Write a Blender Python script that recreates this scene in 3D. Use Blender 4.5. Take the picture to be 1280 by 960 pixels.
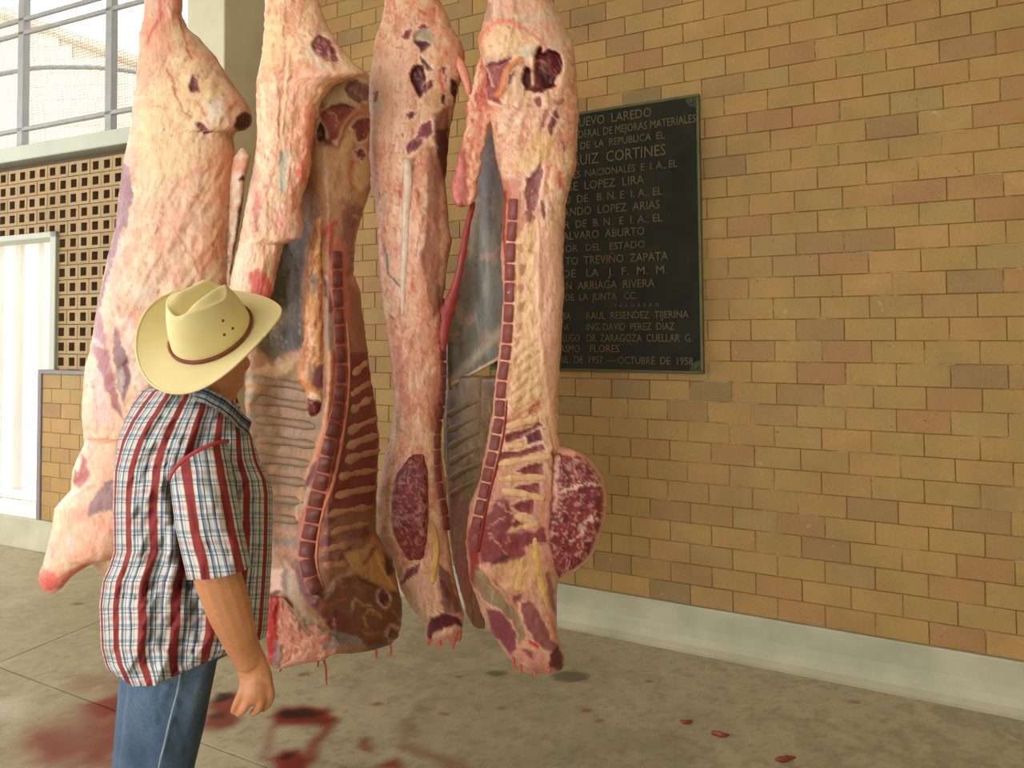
import bpy, bmesh, math, random
import numpy as np
from mathutils import Vector, Matrix

for _o in list(bpy.data.objects):
    bpy.data.objects.remove(_o, do_unlink=True)
SC = bpy.context.scene
COL = SC.collection
random.seed(7)

# ------------------------------------------------------------------ camera
FPX, PITCH, ROLL, YP = 815.35, 0.030423, -0.008478, 384.66   # fitted to the brick courses
CAM_H = 1.6
cam = bpy.data.cameras.new('camera')
cam.sensor_width = 36.0
cam.lens = FPX / 1280 * 36.0
cam.shift_y = (YP - 480.0) / 1280.0
cam.clip_start = 0.05
camo = bpy.data.objects.new('camera', cam)
COL.objects.link(camo)
camo.matrix_world = (Matrix.Translation((0, 0, CAM_H)) @ Matrix.Rotation(math.pi / 2 + PITCH, 4, 'X')
                     @ Matrix.Rotation(ROLL, 4, 'Z'))
SC.camera = camo

# ------------------------------------------------------------------ light and exposure
world = bpy.data.worlds.new('sky')
SC.world = world
world.use_nodes = True
_wn = world.node_tree.nodes
_wn['Background'].inputs[0].default_value = (0.985, 0.985, 1.0, 1)
_wn['Background'].inputs[1].default_value = 2.6
SC.view_settings.view_transform = 'Standard'
SC.view_settings.look = 'None'
SC.view_settings.gamma = 1.0
SC.view_settings.use_curve_mapping = False
SC.view_settings.exposure = 0.6

def area_light(name, loc, target, sx, sy, power, color):
    l = bpy.data.lights.new(name, 'AREA')
    l.shape = 'RECTANGLE'
    l.size, l.size_y, l.energy, l.color = sx, sy, power, color
    o = bpy.data.objects.new(name, l)
    COL.objects.link(o)
    o.location = loc
    d = Vector(target) - Vector(loc)
    o.rotation_euler = d.to_track_quat('-Z', 'Y').to_euler()
    return o
# daylight falling through the high open side of the hall, left of and behind the camera
#area_light('open_side_daylight', (-3.6, -2.2, 4.3), (-0.2, 2.8, 1.9), 4.2, 2.2, 210, (1.0, 0.95, 0.86))

# ------------------------------------------------------------------ geometry helpers
TH = 0.43874                 # heading of the brick wall
Y0 = 3.71996
TL = math.radians(22.03)     # heading of the left wall
LP = np.array([-3.87963835, 4.97448184])   # a floor point of the left wall's face

def ray(u, v):
    cr, sr = math.cos(ROLL), math.sin(ROLL)
    a, b = np.asarray(u, float) - 640, np.asarray(v, float) - YP
    U = cr * a + sr * b
    V = -sr * a + cr * b
    return np.stack([U, FPX * math.cos(PITCH) + V * math.sin(PITCH), FPX * math.sin(PITCH) - V * math.cos(PITCH)], -1)

def at(u, v, Y):
    d = ray(u, v)
    k = np.asarray(Y, float) / d[..., 1]
    return d * k[..., None] + np.array([0, 0, CAM_H])

def on_floor(u, v):
    d = ray(u, v)
    k = -CAM_H / d[..., 2]
    return d * k[..., None] + np.array([0, 0, CAM_H])

def wall_sz(u, v, t, p):
    """(along, height) of the point of a wall seen along a sight line; wall passes p with heading t"""
    d = ray(u, v)
    n = np.array([math.sin(t), math.cos(t)])
    k = (p @ n) / (d[0] * n[0] + d[1] * n[1])
    P = d * k
    return P[0] * math.cos(t) - P[1] * math.sin(t) - (p[0] * math.cos(t) - p[1] * math.sin(t)), P[2] + CAM_H

RP = np.array([0.0, Y0])
def rw(u, v): return wall_sz(u, v, TH, RP)
def lw(u, v): return wall_sz(u, v, TL, LP)

def project(P):
    x, y, z = P[..., 0], P[..., 1], P[..., 2] - CAM_H
    c, s = math.cos(PITCH), math.sin(PITCH)
    zc = y * c + z * s
    u, v = FPX * x / zc, -FPX * (-y * s + z * c) / zc
    cr, sr = math.cos(ROLL), math.sin(ROLL)
    return 640 + cr * u - sr * v, YP + sr * u + cr * v

def lin(c):
    c = np.asarray(c, float) / 255.0
    return np.where(c <= 0.04045, c / 12.92, ((c + 0.055) / 1.055) ** 2.4)

def L4(c):
    return tuple(float(x) for x in lin(c)) + (1.0,)

def _hash(i, j, seed):
    h = (i.astype(np.int64) * 374761393 + j.astype(np.int64) * 668265263 + seed * 974634531) & 0x7fffffff
    h = ((h ^ (h >> 13)) * 1274126177) & 0x7fffffff
    h = (h ^ (h >> 16)) & 0xffff
    return h / 65535.0

def vnoise(x, y, seed=0):
    i, j = np.floor(x), np.floor(y)
    fx, fy = x - i, y - j
    fx, fy = fx * fx * (3 - 2 * fx), fy * fy * (3 - 2 * fy)
    a, b = _hash(i, j, seed), _hash(i + 1, j, seed)
    c, d = _hash(i, j + 1, seed), _hash(i + 1, j + 1, seed)
    return (a * (1 - fx) + b * fx) * (1 - fy) + (c * (1 - fx) + d * fx) * fy

def fbm(x, y, seed=0, o=3):
    r, a, t = 0, 1.0, 0
    for k in range(o):
        r = r + a * vnoise(x * 2 ** k, y * 2 ** k, seed + 17 * k)
        t += a
        a *= 0.55
    return r / t

def sstep(a, b, x):
    t = np.clip((x - a) / (b - a + 1e-9), 0, 1)
    return t * t * (3 - 2 * t)

def seg_dist(X, Y, a, b):
    ax, ay = a
    bx, by = b
    dx, dy = bx - ax, by - ay
    t = np.clip(((X - ax) * dx + (Y - ay) * dy) / (dx * dx + dy * dy + 1e-9), 0, 1)
    return np.hypot(X - ax - t * dx, Y - ay - t * dy)

def sd_poly(X, Y, pts):
    d = np.full(X.shape, 1e9)
    ins = np.zeros(X.shape, bool)
    n = len(pts)
    for k in range(n):
        a, b = pts[k], pts[(k + 1) % n]
        d = np.minimum(d, seg_dist(X, Y, a, b))
        cond = ((a[1] > Y) != (b[1] > Y))
        xi = (b[0] - a[0]) * (Y - a[1]) / ((b[1] - a[1]) if b[1] != a[1] else 1e-9) + a[0]
        ins ^= cond & (X < xi)
    return np.where(ins, -d, d)

def sd_line(X, Y, pts):
    d = np.full(X.shape, 1e9)
    for a, b in zip(pts[:-1], pts[1:]):
        d = np.minimum(d, seg_dist(X, Y, a, b))
    return d

def Z(ox, oy, s, pts):
    return [(ox + x / s, oy + y / s) for x, y in pts]

# a paint layer gives a surface its own patches of colour (fat, muscle, membrane) and their relief
def pol(pts, col, a=1.0, soft=2.5, wob=2.0, dz=0.0):
    return ('p', pts, col, a, soft, wob, dz)
def lne(pts, w, col, a=1.0, soft=2.0, wob=1.5, dz=0.0):
    return ('l', pts, col, a, soft, wob, dz, w)
def noi(sx, sy, lo, hi, col, a=1.0, dz=0.0, seed=1, ridge=False, ang=0.0):
    return ('n', sx, sy, lo, hi, col, a, dz, seed, ridge, ang)

def paint(X, Y, base, layers, ws=9.0, seed=3):
    col = np.tile(lin(base), X.shape + (1,))
    dz = np.zeros(X.shape)
    wx = fbm(X / ws, Y / ws, seed) - 0.5
    wy = fbm(X / ws + 31.7, Y / ws + 11.3, seed + 5) - 0.5
    wx = wx + .45 * (fbm(X * 3 / ws, Y * 3 / ws, seed + 6) - .5)
    wy = wy + .45 * (fbm(X * 3 / ws + 9.1, Y * 3 / ws, seed + 7) - .5)
    for l in layers:
        if l[0] == 'n':
            _, sx, sy, lo, hi, c, a, z, sd, ridge, ang = l
            ca_, sa_ = math.cos(ang), math.sin(ang)
            Xr, Yr = X * ca_ + Y * sa_, -X * sa_ + Y * ca_
            f = fbm((Xr + 2 * wx) / sx, (Yr + 2 * wy) / sy, sd)
            if ridge:
                f = 1 - np.abs(f - 0.5) * 4
            w = sstep(lo, hi, f)
            dz = dz + z * w
        else:
            pts, c, a, soft, wob, z = l[1:7]
            X2, Y2 = X + wx * wob * 3, Y + wy * wob * 3
            d = sd_poly(X2, Y2, pts) if l[0] == 'p' else sd_line(X2, Y2, pts) - l[7] / 2
            w = 1 - sstep(-soft / 2, soft / 2, d)
            if l[0] == 'p' and sum(c) < 345 and a >= .95 and soft <= 2.5 and ws > 5:
                rim = np.exp(-((d - 1.6) / 1.5) ** 2) * (0.25 + 0.75 * fbm(X / 7.0 + 3, Y / 7.0, seed + 60))
                col = col * (1 - .75 * rim[..., None]) + lin((244, 214, 190)) * .75 * rim[..., None]
                mot = 0.62 + 0.62 * fbm(X / 3.2, Y / 5.5, seed + 70) + 0.16 * np.exp(np.clip(d, -30, 0) / 4.0)
                w3 = (w * a)[..., None]
                vein = np.clip(1 - np.abs(fbm(X / 9.0, Y / 13.0, seed + 80) - .5) * 26, 0, 1)[..., None] * .35
                cc = lin(c) * mot[..., None]
                cc = cc * (1 - vein) + lin((214, 150, 136)) * vein
                col = col * (1 - w3) + cc * w3
                if z:
                    ds = max(soft * 1.5, 4.0) * (ws / 9.0)
                    dz = dz + z * (1 - sstep(-ds, ds * 0.4, d))
                continue
            if z:
                ds = max(soft * 1.5, 4.0) * (ws / 9.0)
                dz = dz + z * (1 - sstep(-ds, ds * 0.4, d))
        w = (w * a)[..., None]
        col = col * (1 - w) + lin(c) * w
    return col, dz

def set_col(me, cols):
    at_ = me.color_attributes.new('Col', 'FLOAT_COLOR', 'POINT')
    c = np.ones((len(me.vertices), 4), np.float32)
    c[:, :3] = cols
    at_.data.foreach_set('color', c.ravel())

def link(name, me, mat, parent=None, smooth=True):
    o = bpy.data.objects.new(name, me)
    COL.objects.link(o)
    if mat is not None and not me.materials:
        me.materials.append(mat)
    if smooth:
        me.polygons.foreach_set('use_smooth', [True] * len(me.polygons))
    if parent is not None:
        o.parent = parent
    return o

def mesh_from(name, V, F):
    me = bpy.data.meshes.new(name)
    me.from_pydata([tuple(map(float, v)) for v in V], [], F)
    me.update()
    return me

def tag(o, label=None, cat=None, group=None, kind=None):
    for k, v in (('label', label), ('category', cat), ('group', group), ('kind', kind)):
        if v:
            o[k] = v
    return o

def empty(name, loc, rz=0.0):
    o = bpy.data.objects.new(name, None)
    COL.objects.link(o)
    o.location = loc
    o.rotation_euler = (0, 0, rz)
    o.empty_display_size = 0.1
    return o

def reparent(o, p):
    bpy.context.view_layer.update()
    o.parent = p
    o.matrix_parent_inverse = p.matrix_world.inverted()

def bm_obj(name, bm, mat, parent=None, smooth=False, loc=None, rot=None):
    me = bpy.data.meshes.new(name)
    bm.normal_update()
    bm.to_mesh(me)
    bm.free()
    o = link(name, me, mat, parent, smooth)
    if loc is not None:
        o.location = loc
    if rot is not None:
        o.rotation_euler = rot
    return o

def bm_box(bm, x0, x1, y0, y1, z0, z1, bev=0.0):
    r = bmesh.ops.create_cube(bm, size=1)
    for v in r['verts']:
        v.co = Vector((x0 + (v.co.x + .5) * (x1 - x0), y0 + (v.co.y + .5) * (y1 - y0), z0 + (v.co.z + .5) * (z1 - z0)))
    if bev > 0:
        es = list({e for v in r['verts'] for e in v.link_edges})
        bmesh.ops.bevel(bm, geom=es, offset=bev, segments=1, affect='EDGES', profile=0.5)

def box_obj(name, dims, mat, parent=None, bev=0.0, loc=None, rot=None):
    bm = bmesh.new()
    bm_box(bm, *dims, bev)
    return bm_obj(name, bm, mat, parent, False, loc, rot)

def tube_geo(pts, rads, n=10, flat=None, caps=True):
    """vertices and faces of a tapered tube along world points; flat=(axis, factor) squeezes it"""
    P = [Vector(p) for p in pts]
    V, F = [], []
    up = Vector((0.123, -1, 0.057)).normalized()
    for i, p in enumerate(P):
        t = (P[min(i + 1, len(P) - 1)] - P[max(i - 1, 0)]).normalized()
        a = up.cross(t)
        if a.length < 1e-3:
            a = Vector((1, 0, 0)).cross(t)
        a.normalize()
        b = t.cross(a).normalized()
        r = rads[i] if hasattr(rads, '__len__') else rads
        fb = 1.0 if flat is None else flat
        for k in range(n):
            w = 2 * math.pi * k / n
            V.append(p + a * (math.cos(w) * r) + b * (math.sin(w) * r * fb))
    for i in range(len(P) - 1):
        for k in range(n):
            k2 = (k + 1) % n
            F.append((i * n + k, i * n + k2, (i + 1) * n + k2, (i + 1) * n + k))
    if caps:
        F.append(tuple(range(n - 1, -1, -1)))
        m = (len(P) - 1) * n
        F.append(tuple(m + k for k in range(n)))
    return V, F

def smooth_path(pts, n):
    """Catmull-Rom through points of any dimension"""
    P = np.array(pts, float)
    if len(P) < 3:
        t = np.linspace(0, 1, n)[:, None]
        return P[0] * (1 - t) + P[-1] * t
    Q = np.vstack([2 * P[0] - P[1], P, 2 * P[-1] - P[-2]])
    out = []
    for s in np.linspace(0, len(P) - 1 - 1e-6, n):
        i = int(s)
        t = s - i
        a, b, c, d = Q[i], Q[i + 1], Q[i + 2], Q[i + 3]
        out.append(0.5 * (2 * b + (c - a) * t + (2 * a - 5 * b + 4 * c - d) * t * t + (3 * b - a - 3 * c + d) * t ** 3))
    return np.array(out)

# ------------------------------------------------------------------ materials
def new_mat(name):
    m = bpy.data.materials.new(name)
    m.use_nodes = True
    nt = m.node_tree
    return m, nt, nt.nodes['Principled BSDF']

def N(nt, t, **kw):
    n = nt.nodes.new(t)
    for k, v in kw.items():
        setattr(n, k, v)
    return n

def mixc(nt, fac, a, b, mode='MIX'):
    m = N(nt, 'ShaderNodeMix', data_type='RGBA', blend_type=mode)
    for i, s in ((0, fac), (6, a), (7, b)):
        if isinstance(s, bpy.types.NodeSocket):
            nt.links.new(s, m.inputs[i])
        else:
            m.inputs[i].default_value = s
    return m.outputs[2]

def ramp(nt, fac, stops, interp='LINEAR'):
    r = N(nt, 'ShaderNodeValToRGB')
    r.color_ramp.interpolation = interp
    el = r.color_ramp.elements
    while len(el) < len(stops):
        el.new(0.5)
    for e, (p, c) in zip(el, stops):
        e.position = p
        e.color = c if len(c) == 4 else tuple(c) + (1,)
    nt.links.new(fac, r.inputs[0])
    return r.outputs[0]

def noise(nt, scale, detail=4, rough=0.55, vec=None, dist=0.0):
    n = N(nt, 'ShaderNodeTexNoise')
    n.inputs['Scale'].default_value = scale
    n.inputs['Detail'].default_value = detail
    n.inputs['Roughness'].default_value = rough
    n.inputs['Distortion'].default_value = dist
    if vec is None:
        tc = N(nt, 'ShaderNodeTexCoord')
        vec = tc.outputs['Object']
    nt.links.new(vec, n.inputs['Vector'])
    return n.outputs['Fac']

def math_n(nt, op, a, b=None, c=None):
    m = N(nt, 'ShaderNodeMath', operation=op)
    for i, s in enumerate((a, b, c)):
        if s is None:
            continue
        if isinstance(s, bpy.types.NodeSocket):
            nt.links.new(s, m.inputs[i])
        else:
            m.inputs[i].default_value = s
    return m.outputs[0]

def bump(nt, bs, h, strength=0.3, dist=0.005):
    b = N(nt, 'ShaderNodeBump')
    b.inputs['Strength'].default_value = strength
    b.inputs['Distance'].default_value = dist
    nt.links.new(h, b.inputs['Height'])
    nt.links.new(b.outputs[0], bs.inputs['Normal'])

G = lambda v: (v, v, v, 1)

def plain(name, c, rough=0.6, var=0.12, scale=14, metal=0.0, bmp=0.0, bscale=60):
    m, nt, bs = new_mat(name)
    f = noise(nt, scale)
    k = ramp(nt, f, [(0.3, G(1 - var)), (0.7, G(1 + var * 0.4))])
    nt.links.new(mixc(nt, 1.0, L4(c), k, 'MULTIPLY'), bs.inputs['Base Color'])
    bs.inputs['Roughness'].default_value = rough
    bs.inputs['Metallic'].default_value = metal
    if bmp:
        bump(nt, bs, noise(nt, bscale), bmp)
    return m

def meat_mat(name, rough=0.42, speck=0.3, fib=0.25):
    m, nt, bs = new_mat(name)
    at_ = N(nt, 'ShaderNodeAttribute', attribute_name='Col')
    c = at_.outputs['Color']
    tc = N(nt, 'ShaderNodeTexCoord')
    mp = N(nt, 'ShaderNodeMapping')
    mp.inputs['Scale'].default_value = (1, 1, 0.45)
    nt.links.new(tc.outputs['Object'], mp.inputs['Vector'])
    f1 = noise(nt, 70, 5, 0.65, mp.outputs[0], 0.6)
    c = mixc(nt, 1.0, c, ramp(nt, f1, [(0.28, (0.80, 0.68, 0.62, 1)), (0.5, G(1.0)), (0.72, (1.10, 1.10, 1.06, 1))]), 'MULTIPLY')
    f2 = noise(nt, 26, 3, 0.6, mp.outputs[0], 1.2)
    c = mixc(nt, ramp(nt, f2, [(0.56, G(0.0)), (0.70, G(0.35))]), c, mixc(nt, 1.0, c, (0.95, 0.62, 0.55, 1), 'MULTIPLY'))
    f3 = noise(nt, 150, 2, 0.5, tc.outputs['Object'])
    c = mixc(nt, ramp(nt, f3, [(0.685, G(0.0)), (0.73, G(speck))]), c, L4((150, 50, 42)))
    nt.links.new(c, bs.inputs['Base Color'])
    rr = ramp(nt, f2, [(0.3, G(rough - 0.1)), (0.7, G(rough + 0.12))])
    nt.links.new(rr, bs.inputs['Roughness'])
    bs.inputs['Specular IOR Level'].default_value = 0.42
    h = math_n(nt, 'ADD', f1, math_n(nt, 'MULTIPLY', noise(nt, 170, 4, 0.6, mp.outputs[0]), 0.5))
    bump(nt, bs, h, fib, 0.006)
    return m
M = {}
M['meat'] = meat_mat('meat_and_fat')
M['bone'] = meat_mat('bone_and_marrow', 0.5, 0.35, 0.2)
M['membrane'] = meat_mat('membrane', 0.32, 0.1, 0.12)

def brick_mat(name, attr):
    m, nt, bs = new_mat(name)
    if attr:
        a = N(nt, 'ShaderNodeAttribute', attribute_name='tone').outputs['Fac']
    else:
        a = N(nt, 'ShaderNodeObjectInfo').outputs['Random']
    g = N(nt, 'ShaderNodeNewGeometry')
    base = ramp(nt, a, [(0.0, L4((164, 124, 78))), (0.2, L4((172, 138, 82))), (0.45, L4((166, 135, 80))), (0.65, L4((178, 140, 84))),
                        (0.8, L4((163, 137, 84))), (0.92, L4((165, 127, 79))), (1.0, L4((146, 122, 80)))])
    f = noise(nt, 5.0, 4, 0.6, g.outputs['Position'])
    c = mixc(nt, 1.0, base, ramp(nt, f, [(0.3, G(0.86)), (0.7, G(1.06))]), 'MULTIPLY')
    f2 = noise(nt, 90, 3, 0.6, g.outputs['Position'])
    c = mixc(nt, 1.0, c, ramp(nt, f2, [(0.3, G(0.9)), (0.7, G(1.05))]), 'MULTIPLY')
    f3 = noise(nt, 22, 5, 0.65, g.outputs['Position'])     # chips and lime bloom
    c = mixc(nt, ramp(nt, f3, [(0.66, G(0)), (0.76, G(0.45))]), c, L4((205, 188, 140)))
    c = mixc(nt, ramp(nt, noise(nt, 60, 2, 0.5, g.outputs['Position']), [(0.735, G(0)), (0.77, G(0.8))]), c, L4((90, 62, 38)))
    nt.links.new(c, bs.inputs['Base Color'])
    bs.inputs['Roughness'].default_value = 0.62
    bs.inputs['Specular IOR Level'].default_value = 0.3
    bump(nt, bs, f2, 0.12, 0.004)
    return m
M['brick'] = brick_mat('glazed_tan_brick', False)
M['brick_far'] = brick_mat('glazed_tan_brick_field', True)

def mortar_mat():
    m, nt, bs = new_mat('mortar')
    g = N(nt, 'ShaderNodeNewGeometry')
    f = noise(nt, 4.5, 6, 0.75, g.outputs['Position'])
    c = ramp(nt, f, [(0.40, L4((122, 88, 56))), (0.52, L4((146, 112, 68))), (0.60, L4((205, 185, 140)))])
    nt.links.new(c, bs.inputs['Base Color'])
    bs.inputs['Roughness'].default_value = 0.9
    return m
M['mortar'] = mortar_mat()
M['cream'] = plain('cream_paint', (205, 200, 172), 0.55, 0.10, 5, 0, 0.05)
M['base'] = plain('painted_cement_base', (182, 178, 150), 0.6, 0.22, 4, 0, 0.1)
M['green_grey'] = plain('grey_green_paint', (176, 182, 162), 0.5, 0.08, 3)
M['steel'] = plain('grey_painted_steel', (150, 152, 150), 0.5, 0.1, 12)
M['iron'] = plain('dark_iron', (70, 66, 62), 0.45, 0.2, 20, 0.7)
M['white'] = plain('white_enamel', (248, 247, 242), 0.5, 0.05, 3)
M['dark'] = plain('shaded_hole_clay', (118, 94, 70), 0.9, 0.2, 10)  # shade inside the tile holes, put into a darker clay colour
M['ceiling'] = plain('ceiling_concrete', (190, 180, 150), 0.8, 0.1, 2)
M['jamb'] = plain('grey_lilac_paint', (128, 118, 120), 0.6, 0.1, 8)
M['blue_strip'] = plain('pale_blue_grey_paint', (190, 200, 205), 0.5, 0.08, 8)
def grille_mat():
    m, nt, bs = new_mat('pierced_clay_tile')
    g = N(nt, 'ShaderNodeNewGeometry')
    r = N(nt, 'ShaderNodeObjectInfo').outputs['Random']
    c = ramp(nt, r, [(0, L4((160, 134, 92))), (0.5, L4((168, 142, 98))), (1, L4((152, 126, 84)))])
    f = noise(nt, 30, 4, 0.6, g.outputs['Position'])
    c = mixc(nt, 1.0, c, ramp(nt, f, [(0.3, G(0.85)), (0.7, G(1.04))]), 'MULTIPLY')
    nt.links.new(c, bs.inputs['Base Color'])
    bs.inputs['Roughness'].default_value = 0.75
    bump(nt, bs, f, 0.15)
    return m
M['grille'] = grille_mat()
# ------------------------------------------------------------------ the setting
def structure(o):
    o['kind'] = 'structure'
    return o

# floor: cement slabs with open joints, stained with blood under the hanging sides
FLOOR_PAINT = []
def fpoly(pts, c, a=1.0, soft=0.05, wob=0.02):
    w = [tuple(on_floor(u, v)[:2]) for u, v in pts]
    FLOOR_PAINT.append(pol(w, c, a, soft, wob))
def fline(pts, wd, c, a=1.0, soft=0.03, wob=0.02):
    w = [tuple(on_floor(u, v)[:2]) for u, v in pts]
    FLOOR_PAINT.append(lne(w, wd, c, a, soft, wob))
RED, CLOT = (128, 22, 14), (48, 12, 10)
FLOOR_PAINT.append(noi(0.9, 0.7, 0.40, 0.62, (186, 176, 146), 0.7, seed=5))
FLOOR_PAINT.append(noi(0.25, 0.2, 0.52, 0.75, (150, 140, 112), 0.55, seed=9))
FLOOR_PAINT.append(noi(0.03, 0.03, 0.66, 0.80, (128, 118, 92), 0.4, seed=12))
# broad smears and puddles
fpoly([(40, 930), (60, 905), (100, 885), (150, 868), (165, 905), (160, 960), (60, 960)], RED, 0.60, 0.30, 0.06)
fpoly([(95, 955), (110, 910), (150, 880), (160, 960)], RED, 0.62, 0.16, 0.05)
fpoly([(75, 848), (150, 842), (150, 864), (90, 862)], RED, 0.40, 0.14, 0.05)
fpoly([(103, 880), (150, 866), (160, 890), (115, 895)], RED, 0.8, 0.08, 0.05)
fpoly([(40, 925), (48, 908), (75, 905), (95, 930), (70, 945)], RED, 0.7, 0.12, 0.05)
fpoly([(255, 886), (268, 872), (292, 865), (305, 876), (300, 888), (280, 893)], RED, 0.9, 0.06)
fpoly([(250, 912), (258, 892), (285, 888), (305, 893), (296, 908), (270, 914)], RED, 0.9, 0.07)
fpoly([(262, 880), (270, 866), (288, 864), (290, 872), (275, 878)], CLOT, 0.9, 0.03)
fpoly([(263, 898), (272, 889), (285, 890), (280, 900)], CLOT, 0.75, 0.04)
fpoly([(338, 897), (352, 884), (380, 881), (408, 887), (416, 901), (400, 911), (375, 907), (350, 907)], RED, 0.97, 0.06)
fpoly([(345, 893), (357, 887), (378, 885), (398, 893), (385, 898), (360, 897)], CLOT, 1, 0.03)
fpoly([(336, 946), (352, 935), (378, 936), (394, 950), (385, 965), (350, 965)], RED, 0.97, 0.05)
fpoly([(348, 944), (360, 938), (370, 943), (360, 948)], CLOT, 1, 0.02)
fline([(410, 905), (398, 925), (392, 950)], 0.05, RED, 0.75, 0.04)
fline([(345, 908), (335, 925), (333, 945)], 0.04, RED, 0.4, 0.04)
fpoly([(450, 938), (458, 920), (468, 922), (462, 945)], RED, 0.75, 0.03)
fpoly([(462, 962), (480, 950), (496, 948), (505, 962)], RED, 0.9, 0.05)
fpoly([(420, 968), (428, 955), (440, 962)], RED, 0.7, 0.04)
fline([(500, 932), (530, 940), (560, 950), (575, 965)], 0.05, RED, 0.5, 0.05)
fpoly([(495, 915), (510, 897), (525, 915), (508, 926)], RED, 0.35, 0.08)
fpoly([(515, 890), (525, 878), (540, 884), (530, 892)], RED, 0.3, 0.05)
for u, v, r in ((575, 846, .012), (555, 893, .014), (733, 888, .016), (749, 901, .014), (380, 843, .02), (471, 880, .015), (628, 885, .012)):
    p = on_floor(u, v)
    FLOOR_PAINT.append(pol([(p[0] + r * 1.6 * math.cos(k), p[1] + r * math.sin(k)) for k in np.arange(0, 6.28, 0.9)], RED, 0.6, 0.012, 0.006))
for u, v, r in ((705, 773, .01), (760, 796, .01), (810, 852, .012), (890, 815, .008), (714, 846, .05), (622, 842, .03), (1068, 877, .015), (98, 755, .02)):
    p = on_floor(u, v)
    FLOOR_PAINT.append(pol([(p[0] + r * 1.8 * math.cos(k), p[1] + r * math.sin(k)) for k in np.arange(0, 6.28, 0.9)], (84, 74, 58), 0.7, 0.015, 0.008))
fpoly([(-10, 900), (-5, 878), (25, 872), (40, 885), (20, 900)], (205, 200, 180), 0.6, 0.12)
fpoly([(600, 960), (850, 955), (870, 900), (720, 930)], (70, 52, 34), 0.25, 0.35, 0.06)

def floor_mat():
    m, nt, bs = new_mat('stained_cement')
    c = N(nt, 'ShaderNodeAttribute', attribute_name='Col').outputs['Color']
    g = N(nt, 'ShaderNodeNewGeometry')
    f = noise(nt, 9, 6, 0.65, g.outputs['Position'])
    c = mixc(nt, 1.0, c, ramp(nt, f, [(0.3, G(0.82)), (0.7, G(1.08))]), 'MULTIPLY')
    f2 = noise(nt, 120, 3, 0.6, g.outputs['Position'])
    c = mixc(nt, 1.0, c, ramp(nt, f2, [(0.3, G(0.86)), (0.7, G(1.06))]), 'MULTIPLY')
    nt.links.new(c, bs.inputs['Base Color'])
    nt.links.new(ramp(nt, f, [(0.3, G(0.42)), (0.7, G(0.62))]), bs.inputs['Roughness'])
    bs.inputs['Specular IOR Level'].default_value = 0.35
    bump(nt, bs, f2, 0.1, 0.003)
    return m
M['floor'] = floor_mat()

joint_rot = -TH
fo = empty('floor', (0, 0, 0))
structure(fo)
# joints run along and square to the brick wall; find them from two joint points on the ground
ex = np.array([math.cos(TH), -math.sin(TH)])
ey = np.array([math.sin(TH), math.cos(TH)])
pa, pb = on_floor(60, 857)[:2], on_floor(60, 803)[:2]
jy, jx = pa @ ey, pb @ ex
xs = [jx - 6.0, jx - 3.0, jx, jx + 5.4]
ysj = [jy - 5.6, jy - 2.8, jy, Y0 * math.cos(TH) + 0.25]
for i in range(len(xs) - 1):
    for j in range(len(ysj) - 1):
        g = 0.0035
        a0, a1, b0, b1 = xs[i] + g, xs[i + 1] - g, ysj[j] + g, ysj[j + 1] - g
        fine = (i in (1, 2)) and j in (1, 2)
        st = 0.016 if fine else 0.12
        na, nb = max(2, int((a1 - a0) / st)), max(2, int((b1 - b0) / st))
        A, B = np.meshgrid(np.linspace(a0, a1, na), np.linspace(b0, b1, nb), indexing='ij')
        P = A[..., None] * ex + B[..., None] * ey
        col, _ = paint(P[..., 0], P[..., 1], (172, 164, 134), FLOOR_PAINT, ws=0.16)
        V = np.concatenate([np.concatenate([P, np.zeros(P.shape[:2] + (1,))], -1).reshape(-1, 3)])
        F = [(a * nb + b, (a + 1) * nb + b, (a + 1) * nb + b + 1, a * nb + b + 1) for a in range(na - 1) for b in range(nb - 1)]
        # slab edges turned down into the joint
        rim = [a * nb for a in range(na)] + [(na - 1) * nb + b for b in range(1, nb)] + [a * nb + nb - 1 for a in range(na - 2, -1, -1)] + [b for b in range(nb - 2, 0, -1)]
        n0 = len(V)
        V = np.concatenate([V, V[rim] - np.array([0, 0, 0.06])])
        k = len(rim)
        F += [(rim[q], n0 + q, n0 + (q + 1) % k, rim[(q + 1) % k]) for q in range(k)]
        me = mesh_from('slab', V, F)
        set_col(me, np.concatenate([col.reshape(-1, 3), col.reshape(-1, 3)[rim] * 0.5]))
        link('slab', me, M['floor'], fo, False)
box_obj('joint_bed', (-9, 9, -9, 9, -0.14, -0.012), M['mortar'], fo)

# bricks
BL, BH_, J = 0.2032, 0.10162, 0.0032
def brick_bm(bm, x, z, w, h, d=0.02, ch=0.0024, tone=None, lay=None):
    """front face -y, chamfered; x,z = lower left of the brick's own cell"""
    x0, x1, z0, z1 = x + J / 2, x + w - J / 2, z + J / 2, z + h - J / 2
    vs = [bm.verts.new(p) for p in ((x0, d, z0), (x1, d, z0), (x1, d, z1), (x0, d, z1),
                                    (x0, ch, z0), (x1, ch, z0), (x1, ch, z1), (x0, ch, z1),
                                    (x0 + ch, 0, z0 + ch), (x1 - ch, 0, z0 + ch), (x1 - ch, 0, z1 - ch), (x0 + ch, 0, z1 - ch))]
    fs = [bm.faces.new([vs[8], vs[9], vs[10], vs[11]])]
    for k in range(4):
        q = (k + 1) % 4
        fs.append(bm.faces.new([vs[k], vs[q], vs[4 + q], vs[4 + k]]))
        fs.append(bm.faces.new([vs[4 + k], vs[4 + q], vs[8 + q], vs[8 + k]]))
    if lay is not None:
        for f in fs:
            for lp in f.loops:
                lp[lay] = (tone, tone, tone, 1)

def wall_frame(name, p, t):
    o = empty(name, (p[0], p[1], 0), -t)
    return structure(o)

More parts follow.
